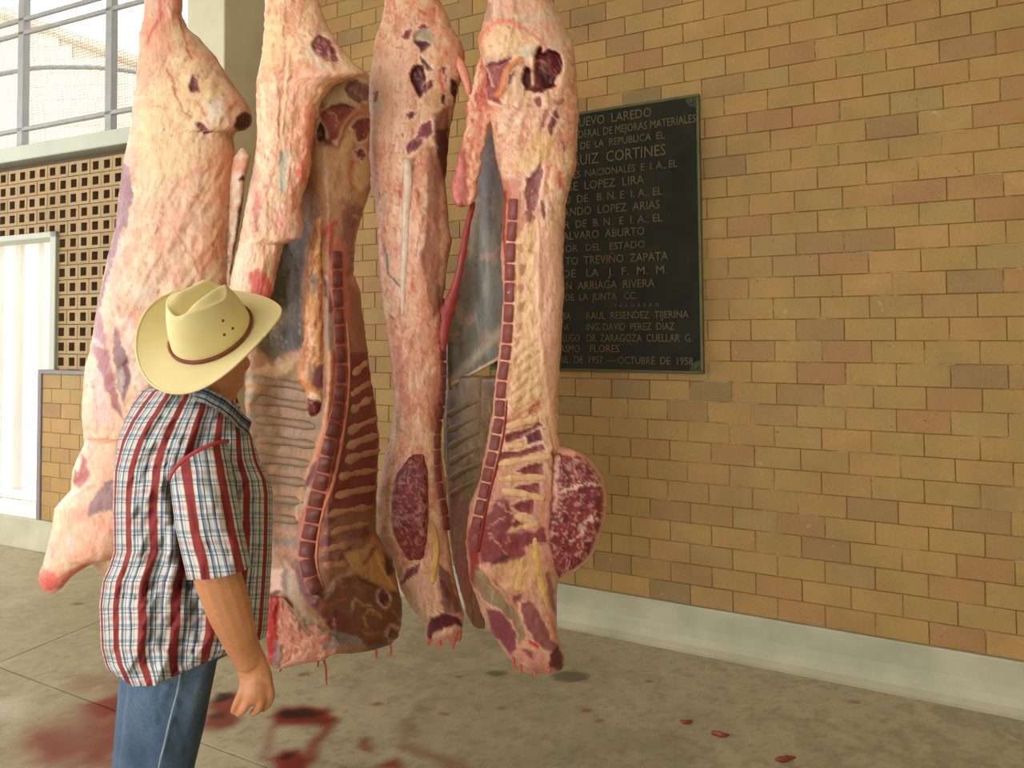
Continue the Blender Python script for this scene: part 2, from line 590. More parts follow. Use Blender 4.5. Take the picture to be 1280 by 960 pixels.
WR = wall_frame('wall_right', (0, Y0), TH)
S0, S1, ZT, BASEH = -2.0, 3.6, 5.0, 0.2055
box_obj('mortar_bed', (S0, S1, 0.006, 0.25, 0.0, ZT), M['mortar'], WR)
bm = bmesh.new()
brick_bm(bm, 0, 0, BL, BH_)
brick_me = bpy.data.meshes.new('brick')
bm.to_mesh(brick_me)
bm.free()
brick_me.materials.append(M['brick'])
rb = random.Random(3)
cells = []
nrow = int((ZT - BASEH) / BH_)
PLS0, PLS1, PLZ0, PLZ1 = -0.13, 1.0577, 1.366, 2.765
for k in range(nrow):
    off = 1.18108 + (0 if k % 2 == 0 else BL / 2) + rb.uniform(-.009, .009)
    i0 = int((S0 - off) / BL) - 1
    i1 = int((S1 - off) / BL) + 1
    for i in range(i0, i1 + 1):
        cells.append((off + i * BL, BASEH + k * BH_))
def wr_world(s, z): return np.array([s * math.cos(TH), Y0 - s * math.sin(TH), z])
scored = []
for s, z in cells:
    if s < S0 - 0.01 or s + BL > S1 + .2:
        continue
    c = wr_world(s + BL / 2, z + BH_ / 2)
    u, v = project(c)
    hid = (PLS0 < s + .02 and s + BL - .02 < PLS1 and PLZ0 < z + .02 and z + BH_ - .02 < PLZ1)
    area = 1.0 / c[1] ** 2
    vis = (u > 712 and u < 1290 and -8 < v < 960 and not hid)
    scored.append((-area if vis else 1, s, z))
scored.sort()
bm = bmesh.new()
lay = bm.loops.layers.float_color.new('tone')
nb_ = 0
for sc_, s, z in scored:
    w = BL
    dy = rb.uniform(-.0015, .0015)
    if sc_ < 0 and nb_ < 300:
        o = bpy.data.objects.new('brick', brick_me)
        COL.objects.link(o)
        o.parent = WR
        o.location = (s, dy, z)
        nb_ += 1
    else:
        brick_bm(bm, s, z, w, BH_, tone=rb.random(), lay=lay)
fld = bm_obj('brickwork', bm, M['brick_far'], WR)
fld['kind'] = 'stuff'

# coved cement base along the brick wall
bm = bmesh.new()
prof = [(0.02, BASEH), (-0.012, BASEH), (-0.014, BASEH - .01), (-0.014, 0.10), (-0.02, 0.055), (-0.035, 0.025), (-0.06, 0.006), (-0.075, 0.0), (0.02, 0.0)]
r0 = [bm.verts.new((S0, y, z)) for y, z in prof]
r1 = [bm.verts.new((S1, y, z)) for y, z in prof]
for k in range(len(prof)):
    q = (k + 1) % len(prof)
    bm.faces.new([r0[k], r0[q], r1[q], r1[k]])
bm.faces.new(r0[::-1])
bm.faces.new(r1)
o = bm_obj('baseboard_right', bm, M['base'])
o.location, o.rotation_euler = (0, Y0, 0), (0, 0, -TH)
structure(o)

# left wall (seen face), its own frame: x along, -y towards the room
WL = wall_frame('wall_left', LP, TL)
def lbox(name, x0, x1, z0, z1, y0, y1, mat, parent=WL, bev=0.004):
    return box_obj(name, (x0, x1, y0, y1, z0, z1), mat, parent, bev)
cb = lw(0, 642)[1]
xdoor = lw(47, 640)[0]
xpier_r = lw(150, 560)[0]
zpier = lw(54, 462)[1]
xfr0, xfr1 = lw(64, 340)[0], lw(71, 340)[0]
zdoor = lw(0, 303)[1]
zlin0, zlin1 = lw(0, 206)[1], lw(0, 188)[1]
xcol = lw(238, 60)[0]
xcolR = lw(285, 60)[0]
XL = -2.2
DEEP = 0.16
# curb below, brick pier, lintel, pierced screen
lbox('curb', XL, xcolR, 0.0, cb, -0.012, DEEP, M['base'])
bmx = []
k = 0
z = cb
pw = xcol - xdoor
box_obj('mortar_bed', (xdoor + .012, xcol, 0.008, DEEP, cb, zpier - .03), M['mortar'], WL)
box_obj('jamb', (xdoor - .006, xdoor + .035, -0.01, DEEP, cb, zpier), M['jamb'], WL, 0.004)
nr = int((zpier - .03 - cb) / BH_)
hh = (zpier - .03 - cb) / nr
for k in range(nr):
    x = xdoor + .035 - (0 if k % 2 else BL / 2)
    while x < xcol:
        xa, xb = max(x, xdoor + .035), min(x + BL, xcol)
        if xb - xa > .03:
            bm = bmesh.new()
            brick_bm(bm, 0, 0, xb - xa, hh)
            bm_obj('brick', bm, M['brick'], WL, loc=(xa, rb.uniform(-.001, .001), cb + k * hh))
        x += BL
lbox('ledge', xdoor + .02, xcol, zpier - .03, zpier, -0.02, DEEP, M['jamb'])
# pierced tiles, two square holes each
hx = [lw(u, 315)[0] for u in (76, 89.6, 102, 116.7)]
HP = (lw(116.7, 283)[0] - lw(13, 283)[0]) / 8.0        # hole pitch
x_hole = lw(76, 283)[0]
zr0, zr1 = lw(71, 452)[1], lw(71, 286)[1]
RPZ = (zr1 - zr0) / 9.0
def tile_mesh(w, h, n):
    """a pierced tile with n square holes, front on -y"""
    bm = bmesh.new()
    j = .0025
    xs_ = [j]
    hw, hz = w / n * 0.52, h * 0.56
    for q in range(n):
        c = (q + .5) * w / n
        xs_ += [c - hw / 2, c + hw / 2]
    xs_.append(w - j)
    zs_ = [j, h / 2 - hz / 2, h / 2 + hz / 2, h - j]
    vv = {(a, b): bm.verts.new((x, 0, z)) for a, x in enumerate(xs_) for b, z in enumerate(zs_)}
    d = 0.085
    for a in range(len(xs_) - 1):
        for b in range(3):
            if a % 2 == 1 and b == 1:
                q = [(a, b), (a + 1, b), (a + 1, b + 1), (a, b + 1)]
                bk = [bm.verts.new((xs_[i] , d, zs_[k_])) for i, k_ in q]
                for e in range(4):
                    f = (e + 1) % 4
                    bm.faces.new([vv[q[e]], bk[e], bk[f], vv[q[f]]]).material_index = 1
            else:
                bm.faces.new([vv[a, b], vv[a + 1, b], vv[a + 1, b + 1], vv[a, b + 1]])
    A, B, C_, D_ = vv[0, 0], vv[len(xs_) - 1, 0], vv[len(xs_) - 1, 3], vv[0, 3]
    back = [bm.verts.new((v.co.x, .02, v.co.z)) for v in (A, B, C_, D_)]
    cs = [A, B, C_, D_]
    for e in range(4):
        f = (e + 1) % 4
        bm.faces.new([cs[e], back[e], back[f], cs[f]])
    me = bpy.data.meshes.new('tile')
    bm.normal_update()
    bm.to_mesh(me)
    bm.free()
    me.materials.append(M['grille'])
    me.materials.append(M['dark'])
    return me
TW = 2 * HP
t2, t1 = tile_mesh(TW, RPZ, 2), tile_mesh(HP, RPZ, 1)
row = 0
zc = zr0
while zc < zlin0:
    zb = zc - RPZ / 2
    x = x_hole - HP / 2 - 12 * TW - (HP if row % 2 else 0)
    xmin = xfr1 if zc < zdoor else XL
    while x < xcol + .02:
        for xx, ww, me in (((x, TW, t2),) if (x >= xmin - .03 and x + TW <= xcol + .06) else ((x, HP, t1), (x + HP, HP, t1))):
            if xx >= xmin - .03 and xx + ww <= xcol + .06 and zb + RPZ < zlin0 + .05:
                o = bpy.data.objects.new('tile', me)
                COL.objects.link(o)
                o.parent = WL
                o.location = (xx, 0.012 + rb.uniform(-.001, .001), zb)
        x += TW
    row += 1
    zc += RPZ
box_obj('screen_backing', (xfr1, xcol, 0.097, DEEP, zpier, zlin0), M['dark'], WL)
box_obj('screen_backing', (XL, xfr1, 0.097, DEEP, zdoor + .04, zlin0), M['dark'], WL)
box_obj('screen_bed', (xfr1, xcol, 0.024, 0.03, zpier, zpier + .012), M['mortar'], WL)
lbox('lintel', XL, xcol, zlin0, zlin1, -0.03, DEEP, M['green_grey'], WL, 0.006)
lbox('wall_end', XL - 1.6, XL, 0, ZT, -0.03, DEEP, M['cream'])
# column at the end of the screen wall, reaching back to the brick wall
colw0 = lw(237, 60)[0]
pcol = np.array([LP[0] + xcolR * math.cos(TL), LP[1] - xcolR * math.sin(TL)])
co = lbox('column', xcol, xcolR, 0.0, ZT, -0.03, 0.95, M['cream'], None, 0.006)
co.name = 'trim_1'
co.location, co.rotation_euler = (LP[0], LP[1], 0), (0, 0, -TL)
structure(co)
# pale pipe-like strip in the inner corner
st = box_obj('trim_2', (0, .075, -.03, .04, 0, ZT), M['blue_strip'], None, 0.01)
scx, _ = rw(321, 60)
st.location, st.rotation_euler = (scx * math.cos(TH), Y0 - scx * math.sin(TH), 0), (0, 0, -TH)
structure(st)

# window above the lintel: steel bars and an insect screen of fine wire
W1 = structure(empty('window_1', (LP[0], LP[1], 0), -TL))
zt = 4.6
def wbar(x0, x1, z0, z1, d=0.03):
    return box_obj('glazing_bar', (x0, x1, 0.03, 0.03 + d, z0, z1), M['steel'], W1, 0.003)
for u in (20, 130):
    x, _ = lw(u, 90)
    wbar(x - .034, x + .034, zlin1, zt, .05)
wbar(XL, XL + .05, zlin1, zt, .05)
wbar(xcol - .05, xcol, zlin1, zt, .05)
for u, v in ((0, 28), (0, 45), (0, 164), (0, 10)):
    if v == 10:
        continue
    _, z = lw(u, v)
    wbar(XL, xcol, z - .014, z + .014)
box_obj('window_head', (XL, xcol, 0, DEEP, zt, ZT), M['cream'], W1)
wb = bmesh.new()
def wire(x0, x1, z0, z1):
    r = bmesh.ops.create_cube(wb, size=1)
    for v in r['verts']:
        v.co = Vector((x0 + (v.co.x + .5) * (x1 - x0), 0.10 + v.co.y * .002, z0 + (v.co.z + .5) * (z1 - z0)))
for x in np.arange(XL, xcol, 0.022):
    wire(x - .0012, x + .0012, zlin1, zt)
for z in np.arange(zlin1, zt, 0.022):
    wire(XL, xcol, z - .0012, z + .0012)
o = bm_obj('wire_mesh', wb, M['steel'], W1)
o['kind'] = 'stuff'
# bowed pipe outside the window
ptsb = [at(u, v, 6.2) for u, v in ((-60, 105), (0, 93), (45, 85), (90, 84), (130, 85), (170, 90), (230, 100))]
V, F = tube_geo(smooth_path(ptsb, 30), 0.024, 8)
o = link('conduit', mesh_from('conduit', V, F), M['steel'])
tag(o, 'bowed grey conduit pipe running outside the barred window', 'pipe')

# doorway: frame and a white ribbed sheet-metal door standing in the outer daylight
D1 = structure(empty('door_1', (LP[0], LP[1], 0), -TL))
box_obj('frame', (xfr0, xfr1, -0.012, DEEP, zpier, zdoor + .045), M['green_grey'], D1, 0.004)
box_obj('frame', (XL, xfr1, -0.012, DEEP, zdoor, zdoor + .045), M['green_grey'], D1, 0.004)
box_obj('sill', (XL, xdoor, 0.0, DEEP + .1, cb, cb + .02), M['white'], D1, 0.004)
bmd = bmesh.new()
xa, xb = XL, xfr0 + .12
pts = []
x = xb
wv = [0.035, 0.17, 0.012, 0.035, 0.20, 0.012, 0.04, 0.012]
yv = [0.0, 0.0, 0.03, 0.0, 0.0, 0.03, 0.0, 0.03]
ix = 0
while x > xa:
    pts.append((x, 0.30 + yv[ix % 8]))
    x -= wv[ix % 8]
    ix += 1
pts.append((xa, 0.30))
lo = [bmd.verts.new((x, y, cb + .02)) for x, y in pts]
hi = [bmd.verts.new((x, y, zdoor + .3)) for x, y in pts]
for k in range(len(pts) - 1):
    bmd.faces.new([lo[k + 1], lo[k], hi[k], hi[k + 1]])
bmesh.ops.solidify(bmd, geom=list(bmd.faces), thickness=0.004)
bm_obj('ribbed_sheet', bmd, M['white'], D1)
box_obj('bottom_rail', (xa, xb, 0.27, 0.30, cb + .02, cb + .09), M['white'], D1, 0.004)

# pale brick building outside the window
OB = empty('building', at(60, 100, 9.5) * np.array([1, 1, 0]), -TL + .30)
tag(OB, 'pale sunlit brick building with a sloping parapet outside the high window', 'building')
M['pale'] = plain('pale_brick_render', (226, 208, 178), 0.8, 0.1, 2)
M['palej'] = plain('pale_joint', (196, 180, 156), 0.9)
obw = OB.matrix_world
ob_inv = Matrix.Translation(OB.location) @ Matrix.Rotation(-TL + .30, 4, 'Z')
ob_inv = ob_inv.inverted()
def ob_at(u, v):
    # sight line meets the building face y=0 in its frame
    c = ob_inv @ Vector((0, 0, CAM_H))
    d = ob_inv.to_3x3() @ Vector(ray(u, v))
    k = -c.y / d.y
    return c + d * k
tl, tr = ob_at(35, 26), ob_at(172, 76)
sl = (tr.z - tl.z) / (tr.x - tl.x)
def top(x): return tl.z + (x - tl.x) * sl
x0b, x1b = tl.x - 3.5, tr.x + 4
bm = bmesh.new()
f = [bm.verts.new(p) for p in ((x0b, 0.02, 0), (x1b, 0.02, 0), (x1b, 0.02, top(x1b)), (x0b, 0.02, top(x0b)))]
b = [bm.verts.new((v.co.x, 0.6, v.co.z)) for v in f]
bm.faces.new(f)
bm.faces.new(b[::-1])
for k in range(4):
    q = (k + 1) % 4
    bm.faces.new([f[q], f[k], b[k], b[q]])
bm_obj('wall', bm, M['palej'], OB)
bm = bmesh.new()
z = 0
k = 0
while z < 12:
    x = x0b - (0 if k % 2 else .2)
    while x < x1b:
        if z + .2 < top(x + .4) and z + .2 < top(x) and abs(x - (tl.x + tr.x) / 2) < 2.6 and z > 3:
            brick_bm(bm, x, z, .4, .2, .03)
        x += .4
    z += .2
    k += 1
o = bm_obj('brickwork', bm, M['pale'], OB)
o['kind'] = 'stuff'
V, F = tube_geo([(x0b, 0, top(x0b)), (x1b, 0, top(x1b))], 0.09, 6)
link('coping', mesh_from('coping', V, F), M['palej'], OB, False)
# ground outside
box_obj('ground', (-16, -2.0, 5.2, 16, -0.3, -0.02), M['pale'], None).name = 'trim_3'
structure(bpy.data.objects['trim_3'])

# roof slab, with the side of the hall behind the camera standing open
ce = box_obj('ceiling', (-4.5, 9.5, -7.5, .16, ZT, ZT + .15), M['ceiling'])
ce.location, ce.rotation_euler = (LP[0], LP[1], 0), (0, 0, -TL)
structure(ce)
# closed wall on the right, beyond the frame
cw = box_obj('wall_side', (S1, S1 + .2, -6.0, 0.25, 0, ZT), M['cream'])
cw.location, cw.rotation_euler = (0, Y0, 0), (0, 0, -TH)
structure(cw)

# unseen wall added behind the camera to block sky light from the right
bk = box_obj('wall_sky_block', (-0.7, 6.0, -3.4, -3.2, 0, ZT), M['cream'])
structure(bk)

# ------------------------------------------------------------------ plaque
PL = empty('plaque', wr_world(PLS0, PLZ0) - 0.003 * np.array([math.sin(TH), math.cos(TH), 0]), -TH)
tag(PL, 'black metal dedication plaque with raised brass lettering on the brick wall', 'plaque')
def plaque_mat():
    m, nt, bs = new_mat('blackened_bronze')
    f = noise(nt, 6, 5, 0.6)
    c = ramp(nt, f, [(0.35, L4((34, 36, 27))), (0.7, L4((46, 46, 34)))])
    c = mixc(nt, ramp(nt, noise(nt, 45, 2), [(0.74, G(0)), (0.78, G(0.7))]), c, L4((120, 105, 70)))
    nt.links.new(c, bs.inputs['Base Color'])
    bs.inputs['Roughness'].default_value = 0.8
    bs.inputs['Specular IOR Level'].default_value = 0.2
    return m
M['plaque'] = plaque_mat()
M['plaque_edge'] = plain('verdigris_bronze', (84, 86, 48), 0.5, 0.25, 10, 0.3)
M['letter'] = plain('tarnished_brass', (100, 86, 48), 0.55, 0.2, 30, 0.15)
PWD, PHT = PLS1 - PLS0, PLZ1 - PLZ0
box_obj('panel', (0, PWD, -0.02, 0.0, 0, PHT), M['plaque'], PL, 0.003)
for nm, d in (('border', (-.004, PWD + .004, -.027, .0, PHT - .012, PHT + .004)), ('border', (-.004, PWD + .004, -.027, .0, -.004, .010)),
              ('border', (PWD - .012, PWD + .004, -.027, 0, .010, PHT - .012)), ('border', (-.004, .012, -.027, 0, .010, PHT - .012))):
    box_obj(nm, d, M['plaque_edge'], PL, 0.003)
for cx, cz, a in ((PWD - .012, PHT - .012, 180), (PWD - .012, .010, 90), (.012, .010, 0), (.012, PHT - .012, 270)):
    bm = bmesh.new()
    n = 8
    c0 = bm.verts.new((cx, -.0245, cz))
    arc = [bm.verts.new((cx + .052 * math.cos(math.radians(a + 90 * k / n)), -.0245, cz + .052 * math.sin(math.radians(a + 90 * k / n)))) for k in range(n + 1)]
    for k in range(n):
        bm.faces.new([c0, arc[k], arc[k + 1]])
    bmesh.ops.solidify(bm, geom=list(bm.faces), thickness=-0.005)
    bmesh.ops.recalc_face_normals(bm, faces=list(bm.faces))
    ro = bm_obj('corner_rosette', bm, M['plaque_edge'], PL)
    bm = bmesh.new()
    bmesh.ops.create_uvsphere(bm, u_segments=10, v_segments=6, radius=.009)
    sx = 1 if a in (0, 270) else -1
    sz = 1 if a in (0, 90) else -1
    bm_obj('screw', bm, M['plaque_edge'], ro, True, (cx + sx * .02, -.027, cz + sz * .02))
def text_mesh(s):
    cu = bpy.data.curves.new('t', 'FONT')
    cu.body = s
    cu.size = 1
    cu.resolution_u = 2
    cu.extrude = 0.03
    o = bpy.data.objects.new('t', cu)
    COL.objects.link(o)
    dg = bpy.context.evaluated_depsgraph_get()
    me = bpy.data.meshes.new_from_object(o.evaluated_get(dg))
    bpy.data.objects.remove(o)
    return me
def lettering(s, p0, p1, hpx, y0, pre=''):
    """s seen between pixels p0 and p1 (centre line) of the detail views; pre = the letters before it"""
    a = (690 + p0[0] / 5.055, y0 + p0[1] / 5.055)
    b = (690 + p1[0] / 5.055, y0 + p1[1] / 5.055)
    (sa, za), (sb, zb) = rw(*a), rw(*b)
    h = hpx / 5.055 / FPX * wr_world((sa + sb) / 2, 0)[1]
    zc = (za + zb) / 2
    me = text_mesh(s)
    co = np.array([v.co[:] for v in me.vertices])
    x0, x1 = co[:, 0].min(), co[:, 0].max()
    kx = (sb - sa) / (x1 - x0)
    kz = h / 0.70
    def put(me, x_at, ref):
        for v in me.vertices:
            x, z, y = v.co
            v.co = Vector((x_at - PLS0 + (x - ref) * kx, -0.021 - (y + .03) * .05, zc - PLZ0 - h / 2 + z * kz))
        link('lettering', me, M['letter'], PL, False)['kind'] = 'stuff'
    put(me, sa, x0)
    if pre:
        m2 = text_mesh(pre)
        c2 = np.array([v.co[:] for v in m2.vertices])
        put(m2, sa - 0.06 * kx, c2[:, 0].max())
for s, a, b, h, y0, pre in [
    ('UEVO  LAREDO', (180, 213), (635, 172), 58, 110, 'N'), ('DERAL DE MEJORAS MATERIALES', (178, 285), (915, 217), 50, 110, 'FE'),
    ('DE  LA  REPUBLICA  EL', (190, 362), (718, 313), 46, 110, ''), ('UIZ  CORTINES', (188, 450), (725, 405), 70, 110, 'R'),
    ('ES  NACIONALES  E  I. A., EL', (145, 543), (797, 492), 46, 110, ''), ('SE  LOPEZ  LIRA', (115, 620), (590, 592), 54, 110, 'JO'),
    ('O  DE   B. N. E  I. A., EL', (85, 703), (705, 665), 48, 110, ''), ('ANDO  LOPEZ  ARIAS', (80, 782), (688, 747), 52, 110, 'FERN'),
    ('R  DE  B. N.  E  I. A., EL', (90, 862), (705, 829), 48, 110, ''), ('ALVARO  ABURTO', (78, 935), (592, 910), 50, 110, ''),
    ('OR   DEL   ESTADO', (95, 105), (595, 83), 44, 290, ''), ('TO  TREVI\u00d1O  ZAPATA', (95, 184), (740, 155), 52, 290, ''),
    ('DE   LA   J.  F.  M.  M.', (80, 262), (735, 242), 50, 290, ''), ('IN  ARRIAGA  RIVERA', (85, 340), (655, 325), 50, 290, ''),
    ('DE  LA  JUNTA   CC.', (95, 412), (545, 404), 44, 290, ''), ('T  E  S  O  R  E  R  O', (400, 464), (685, 462), 20, 290, ''),
    ('BA', (78, 530), (128, 529), 46, 290, ''), ('RAUL  RESENDEZ  TIJERINA', (228, 527), (868, 521), 46, 290, ''),
    ('\u00d1A', (72, 600), (118, 600), 44, 290, ''), ('ING. DAVID  PEREZ  DIAZ', (228, 598), (780, 596), 46, 290, ''),
    ('LUGO', (80, 668), (185, 668), 48, 290, ''), ('DR. ZARAGOZA  CUELLAR  G.', (230, 668), (890, 668), 48, 290, ''),
    ('ASMO', (62, 736), (185, 735), 46, 290, 'ER'), ('FLORES', (250, 735), (435, 735), 46, 290, ''),
    ('RIL  DE  1957. \u2014 OCTUBRE  DE  1958', (60, 806), (895, 810), 46, 290, 'AB')]:
    lettering(s, a, b, h, y0, pre)
# ------------------------------------------------------------------ beef sides
def interp(pts, y):
    p = sorted(pts, key=lambda q: q[1])
    return np.interp(y, [q[1] for q in p], [q[0] for q in p])

def slab(name, Lp, Rp, Y, Tf, Tb, base, layers=(), parent=None, mat='meat', step=2.3, p=2.4, rag=0.0, taper=14,
         vary=None, seed=3, nb=10, back=None, gain=1.0, ws=9.0):
    """solid part lofted between a left and a right outline, swelling Tf towards the room and Tb behind;
    Y is its depth (number or function of outline coordinates)"""
    ya = max(min(q[1] for q in Lp), min(q[1] for q in Rp))
    yb = min(max(q[1] for q in Lp), max(q[1] for q in Rp))
    nr_ = max(5, int((yb - ya) / step) + 1)
    ys_ = np.linspace(ya, yb, nr_)
    l, r = interp(Lp, ys_), interp(Rp, ys_)
    if rag:
        l = l + rag * (fbm(ys_ / 6.0, ys_ * 0 + seed, seed) - .5) * 2
        r = r + rag * (fbm(ys_ / 6.0, ys_ * 0 + seed + 9, seed + 3) - .5) * 2
    r = np.maximum(r, l + 0.8)
    w = r - l
    nf = max(5, int(w.max() / step) + 1)
    t = np.linspace(0, 1, nf)
    U = l[:, None] + w[:, None] * t
    Vv = np.repeat(ys_[:, None], nf, 1)
    e = np.clip(np.minimum(ys_ - ya, yb - ys_) / taper, 0, 1)
    e = np.sqrt(np.clip(1 - (1 - e) ** 2, 0.02, 1))
    wf = np.sqrt(np.clip(w / w.max(), 0.05, 1))
    prof = lambda q: np.clip(1 - np.abs(2 * q - 1) ** p, 0, 1) ** 0.5
    col, dz = paint(U, Vv, base, list(layers), ws, seed)
    Yc = Y(U, Vv) if callable(Y) else np.full(U.shape, float(Y))
    hf = prof(t)[None, :] * (e * wf)[:, None]
    edge = np.clip(prof(t) * 1.6, 0, 1)[None, :] * e[:, None]
    lump = (fbm(U / 16.0, Vv / 26.0, seed + 40) - .5) * 0.012
    YF = Yc - Tf * hf - (dz + lump * (Tf > 0.02)) * edge
    global FRONT
    def FRONT(u, v, ys_=ys_, l=l, w=w, YF=YF):
        i = int(np.clip(np.searchsorted(ys_, v), 0, len(ys_) - 1))
        k_ = (u - l[i]) / w[i] * (YF.shape[1] - 1)
        return float(np.interp(k_, np.arange(YF.shape[1]), YF[i]))
    PF = at(U, Vv, YF)
    tb = np.linspace(1, 0, nb + 2)[1:-1]
    Ub = l[:, None] + w[:, None] * tb
    Vb = np.repeat(ys_[:, None], nb, 1)
    Yb = Y(Ub, Vb) if callable(Y) else np.full(Ub.shape, float(Y))
    PB = at(Ub, Vb, Yb + Tb * prof(tb)[None, :] * (e * wf)[:, None])
    bc, _ = paint(Ub, Vb, back if back else base, [q for q in layers if q[0] == 'n'], ws, seed)
    P = np.concatenate([PF, PB], 1)
    C = np.concatenate([col, bc], 1) * gain
    m = nf + nb
    F = []
    idx = np.arange(nr_ * m).reshape(nr_, m)
    a = idx[:-1]
    b = idx[1:]
    an, bn = np.roll(a, -1, 1), np.roll(b, -1, 1)
    F = np.stack([a, b, bn, an], -1).reshape(-1, 4).tolist()
    F.append(idx[0].tolist())
    F.append(idx[-1][::-1].tolist())
    me = mesh_from(name, P.reshape(-1, 3), F)
    set_col(me, C.reshape(-1, 3))
    o = link(name, me, M[mat])
    if parent is not None:
        reparent(o, parent)
    return o

def cord(name, pts, Y, rpx, col, parent, mat='meat', n=10, flat=0.7, rag=0.0, seed=1, segs=None):
    """tapered rope-like part: outline points (u, v[, dY]), radius in outline pixels (number or list)"""
    q = [(u[0], u[1], u[2] if len(u) > 2 else 0.0) for u in pts]
    k = segs or max(6, int(sum(math.hypot(a[0] - b[0], a[1] - b[1]) for a, b in zip(q[:-1], q[1:])) / 4))
    rr = np.interp(np.linspace(0, 1, k), np.linspace(0, 1, len(rpx)), rpx) if hasattr(rpx, '__len__') else np.full(k, float(rpx))
    S = smooth_path(q, k)
    if rag:
        rr = rr * (1 + rag * (fbm(np.arange(k) / 2.0, np.zeros(k) + seed, seed) - .5) * 2)
    if callable(Y):
        yy = np.array([Y(a, b) for a, b in S[:, :2]])
        if len(yy) > 6:
            yy = np.convolve(np.pad(yy, 2, 'edge'), np.ones(5) / 5, 'valid')
    else:
        yy = np.full(k, float(Y))
    P = at(S[:, 0], S[:, 1], yy + S[:, 2])
    rw_ = rr * (yy / FPX)
    rw_[0] *= .6
    rw_[-1] *= .6
    V, F = tube_geo(P, list(rw_), n, flat)
    me = mesh_from(name, V, F)
    V2 = np.array([v[:] for v in V])
    f = fbm(V2[:, 0] * 60, V2[:, 2] * 40, seed)[:, None]
    set_col(me, lin(col) * (0.82 + 0.36 * f))
    o = link(name, me, M[mat])
    reparent(o, parent)
    return o

def vertebrae(spec, Y, wpx, col, parent, th=0.018, seed=0):
    """a chain of sawn vertebra bodies: spec = joint points (u, v) down the spine"""
    for k, (a, b) in enumerate(zip(spec[:-1], spec[1:])):
        w = wpx(a[1]) if callable(wpx) else wpx
        dx, dy = b[0] - a[0], b[1] - a[1]
        L_ = math.hypot(dx, dy)
        g = 0.9
        ux, uy = dx / L_, dy / L_
        c = np.array([(a[0] + b[0]) / 2, (a[1] + b[1]) / 2])
        n = 7
        V, F, C = [], [], []
        cols = 6
        for lay in (0, 1, 2):
            ring = []
            sh = (1.0, 1.0, 0.88)[lay]
            dY = (0.03, -th * .6, -th)[lay]
            for i in range(16):
                an = 2 * math.pi * i / 16
                ex_, ey_ = math.cos(an), math.sin(an)
                q = (abs(ex_) ** 8 + abs(ey_) ** 8) ** -0.125
                waist = 1 - 0.12 * (1 - abs(ey_ * q)) * (1 if lay else 1)
                x_ = ex_ * q * w / 2 * sh * waist
                y_ = ey_ * q * (L_ / 2 - g) * (sh if lay < 2 else 0.90)
                ring.append((c[0] + x_ * uy + y_ * ux, c[1] - x_ * ux + y_ * uy))
            for (u, v) in ring:
                V.append(at(u, v, (Y(u, v) if callable(Y) else Y) + dY))
                j = 0.86 if lay == 1 else 1.0
                C.append(lin(col) * (0.9 + 0.2 * vnoise(np.array([u / 3.]), np.array([v / 3.]), seed)[0]) if lay == 2 else lin((196, 112, 88)))
        for lay in (0, 1):
            for i in range(16):
                i2 = (i + 1) % 16
                F.append((lay * 16 + i, (lay + 1) * 16 + i, (lay + 1) * 16 + i2, lay * 16 + i2))
        F.append(tuple(32 + i for i in range(16))[::-1])
        F.append(tuple(range(16)))
        me = mesh_from('vertebra', V, F)
        bm = bmesh.new()
        bm.from_mesh(me)
        bmesh.ops.recalc_face_normals(bm, faces=list(bm.faces))
        bm.to_mesh(me)
        bm.free()
        set_col(me, np.array(C))
        o = link('vertebra', me, M['bone'], None, True)
        reparent(o, parent)

def bars(name, lines, Y, rpx, col, parent, seed=0, flat=0.6):
    for k, (a, b) in enumerate(lines):
        m = ((a[0] + b[0]) / 2, (a[1] + b[1]) / 2 - 1.0)
        cord(name, [a, m, b], Y, [rpx * .8, rpx * 1.15, rpx * 0.85, rpx * .8, rpx * 1.0, rpx * .45], col, parent, 'bone', 10, flat, 0.15 if name == 'rib' else 0.5, seed + k, 14)

RAIL_Z, RAIL_Y = 3.52, 2.47
FAT, FATP, CREAM = (224, 186, 148), (228, 178, 146), (232, 200, 150)
MUS, DMUS, PUR = (150, 62, 60), (96, 30, 32), (140, 74, 80)
FATNOISE = [noi(15, 38, .42, .72, (236, 190, 156), .3, .005, 101), noi(20, 26, .58, .74, (206, 178, 160), .5, 0, 111), noi(24, 60, .56, .72, (214, 132, 108), .5, -.003, 121, False, .25),noi(16, 30, .48, .68, (220, 150, 118), .75, seed=11), noi(9, 26, .54, .72, (244, 216, 176), .7, seed=21), noi(4, 13, .80, .98, (246, 214, 184), .5, .0015, 81, True), noi(6, 16, .90, .99, (186, 92, 72), .5, -.001, 91, True),
            noi(5, 11, .66, .78, (200, 96, 80), .5, seed=31), noi(7, 30, .80, .98, (216, 140, 118), .35, 0.0015, 41, True)]

def root(u, v, Y, label):
    p = at(u, v, Y)
    return tag(empty('beef_side', p), label, 'beef side', 'beef sides hanging from the rail')

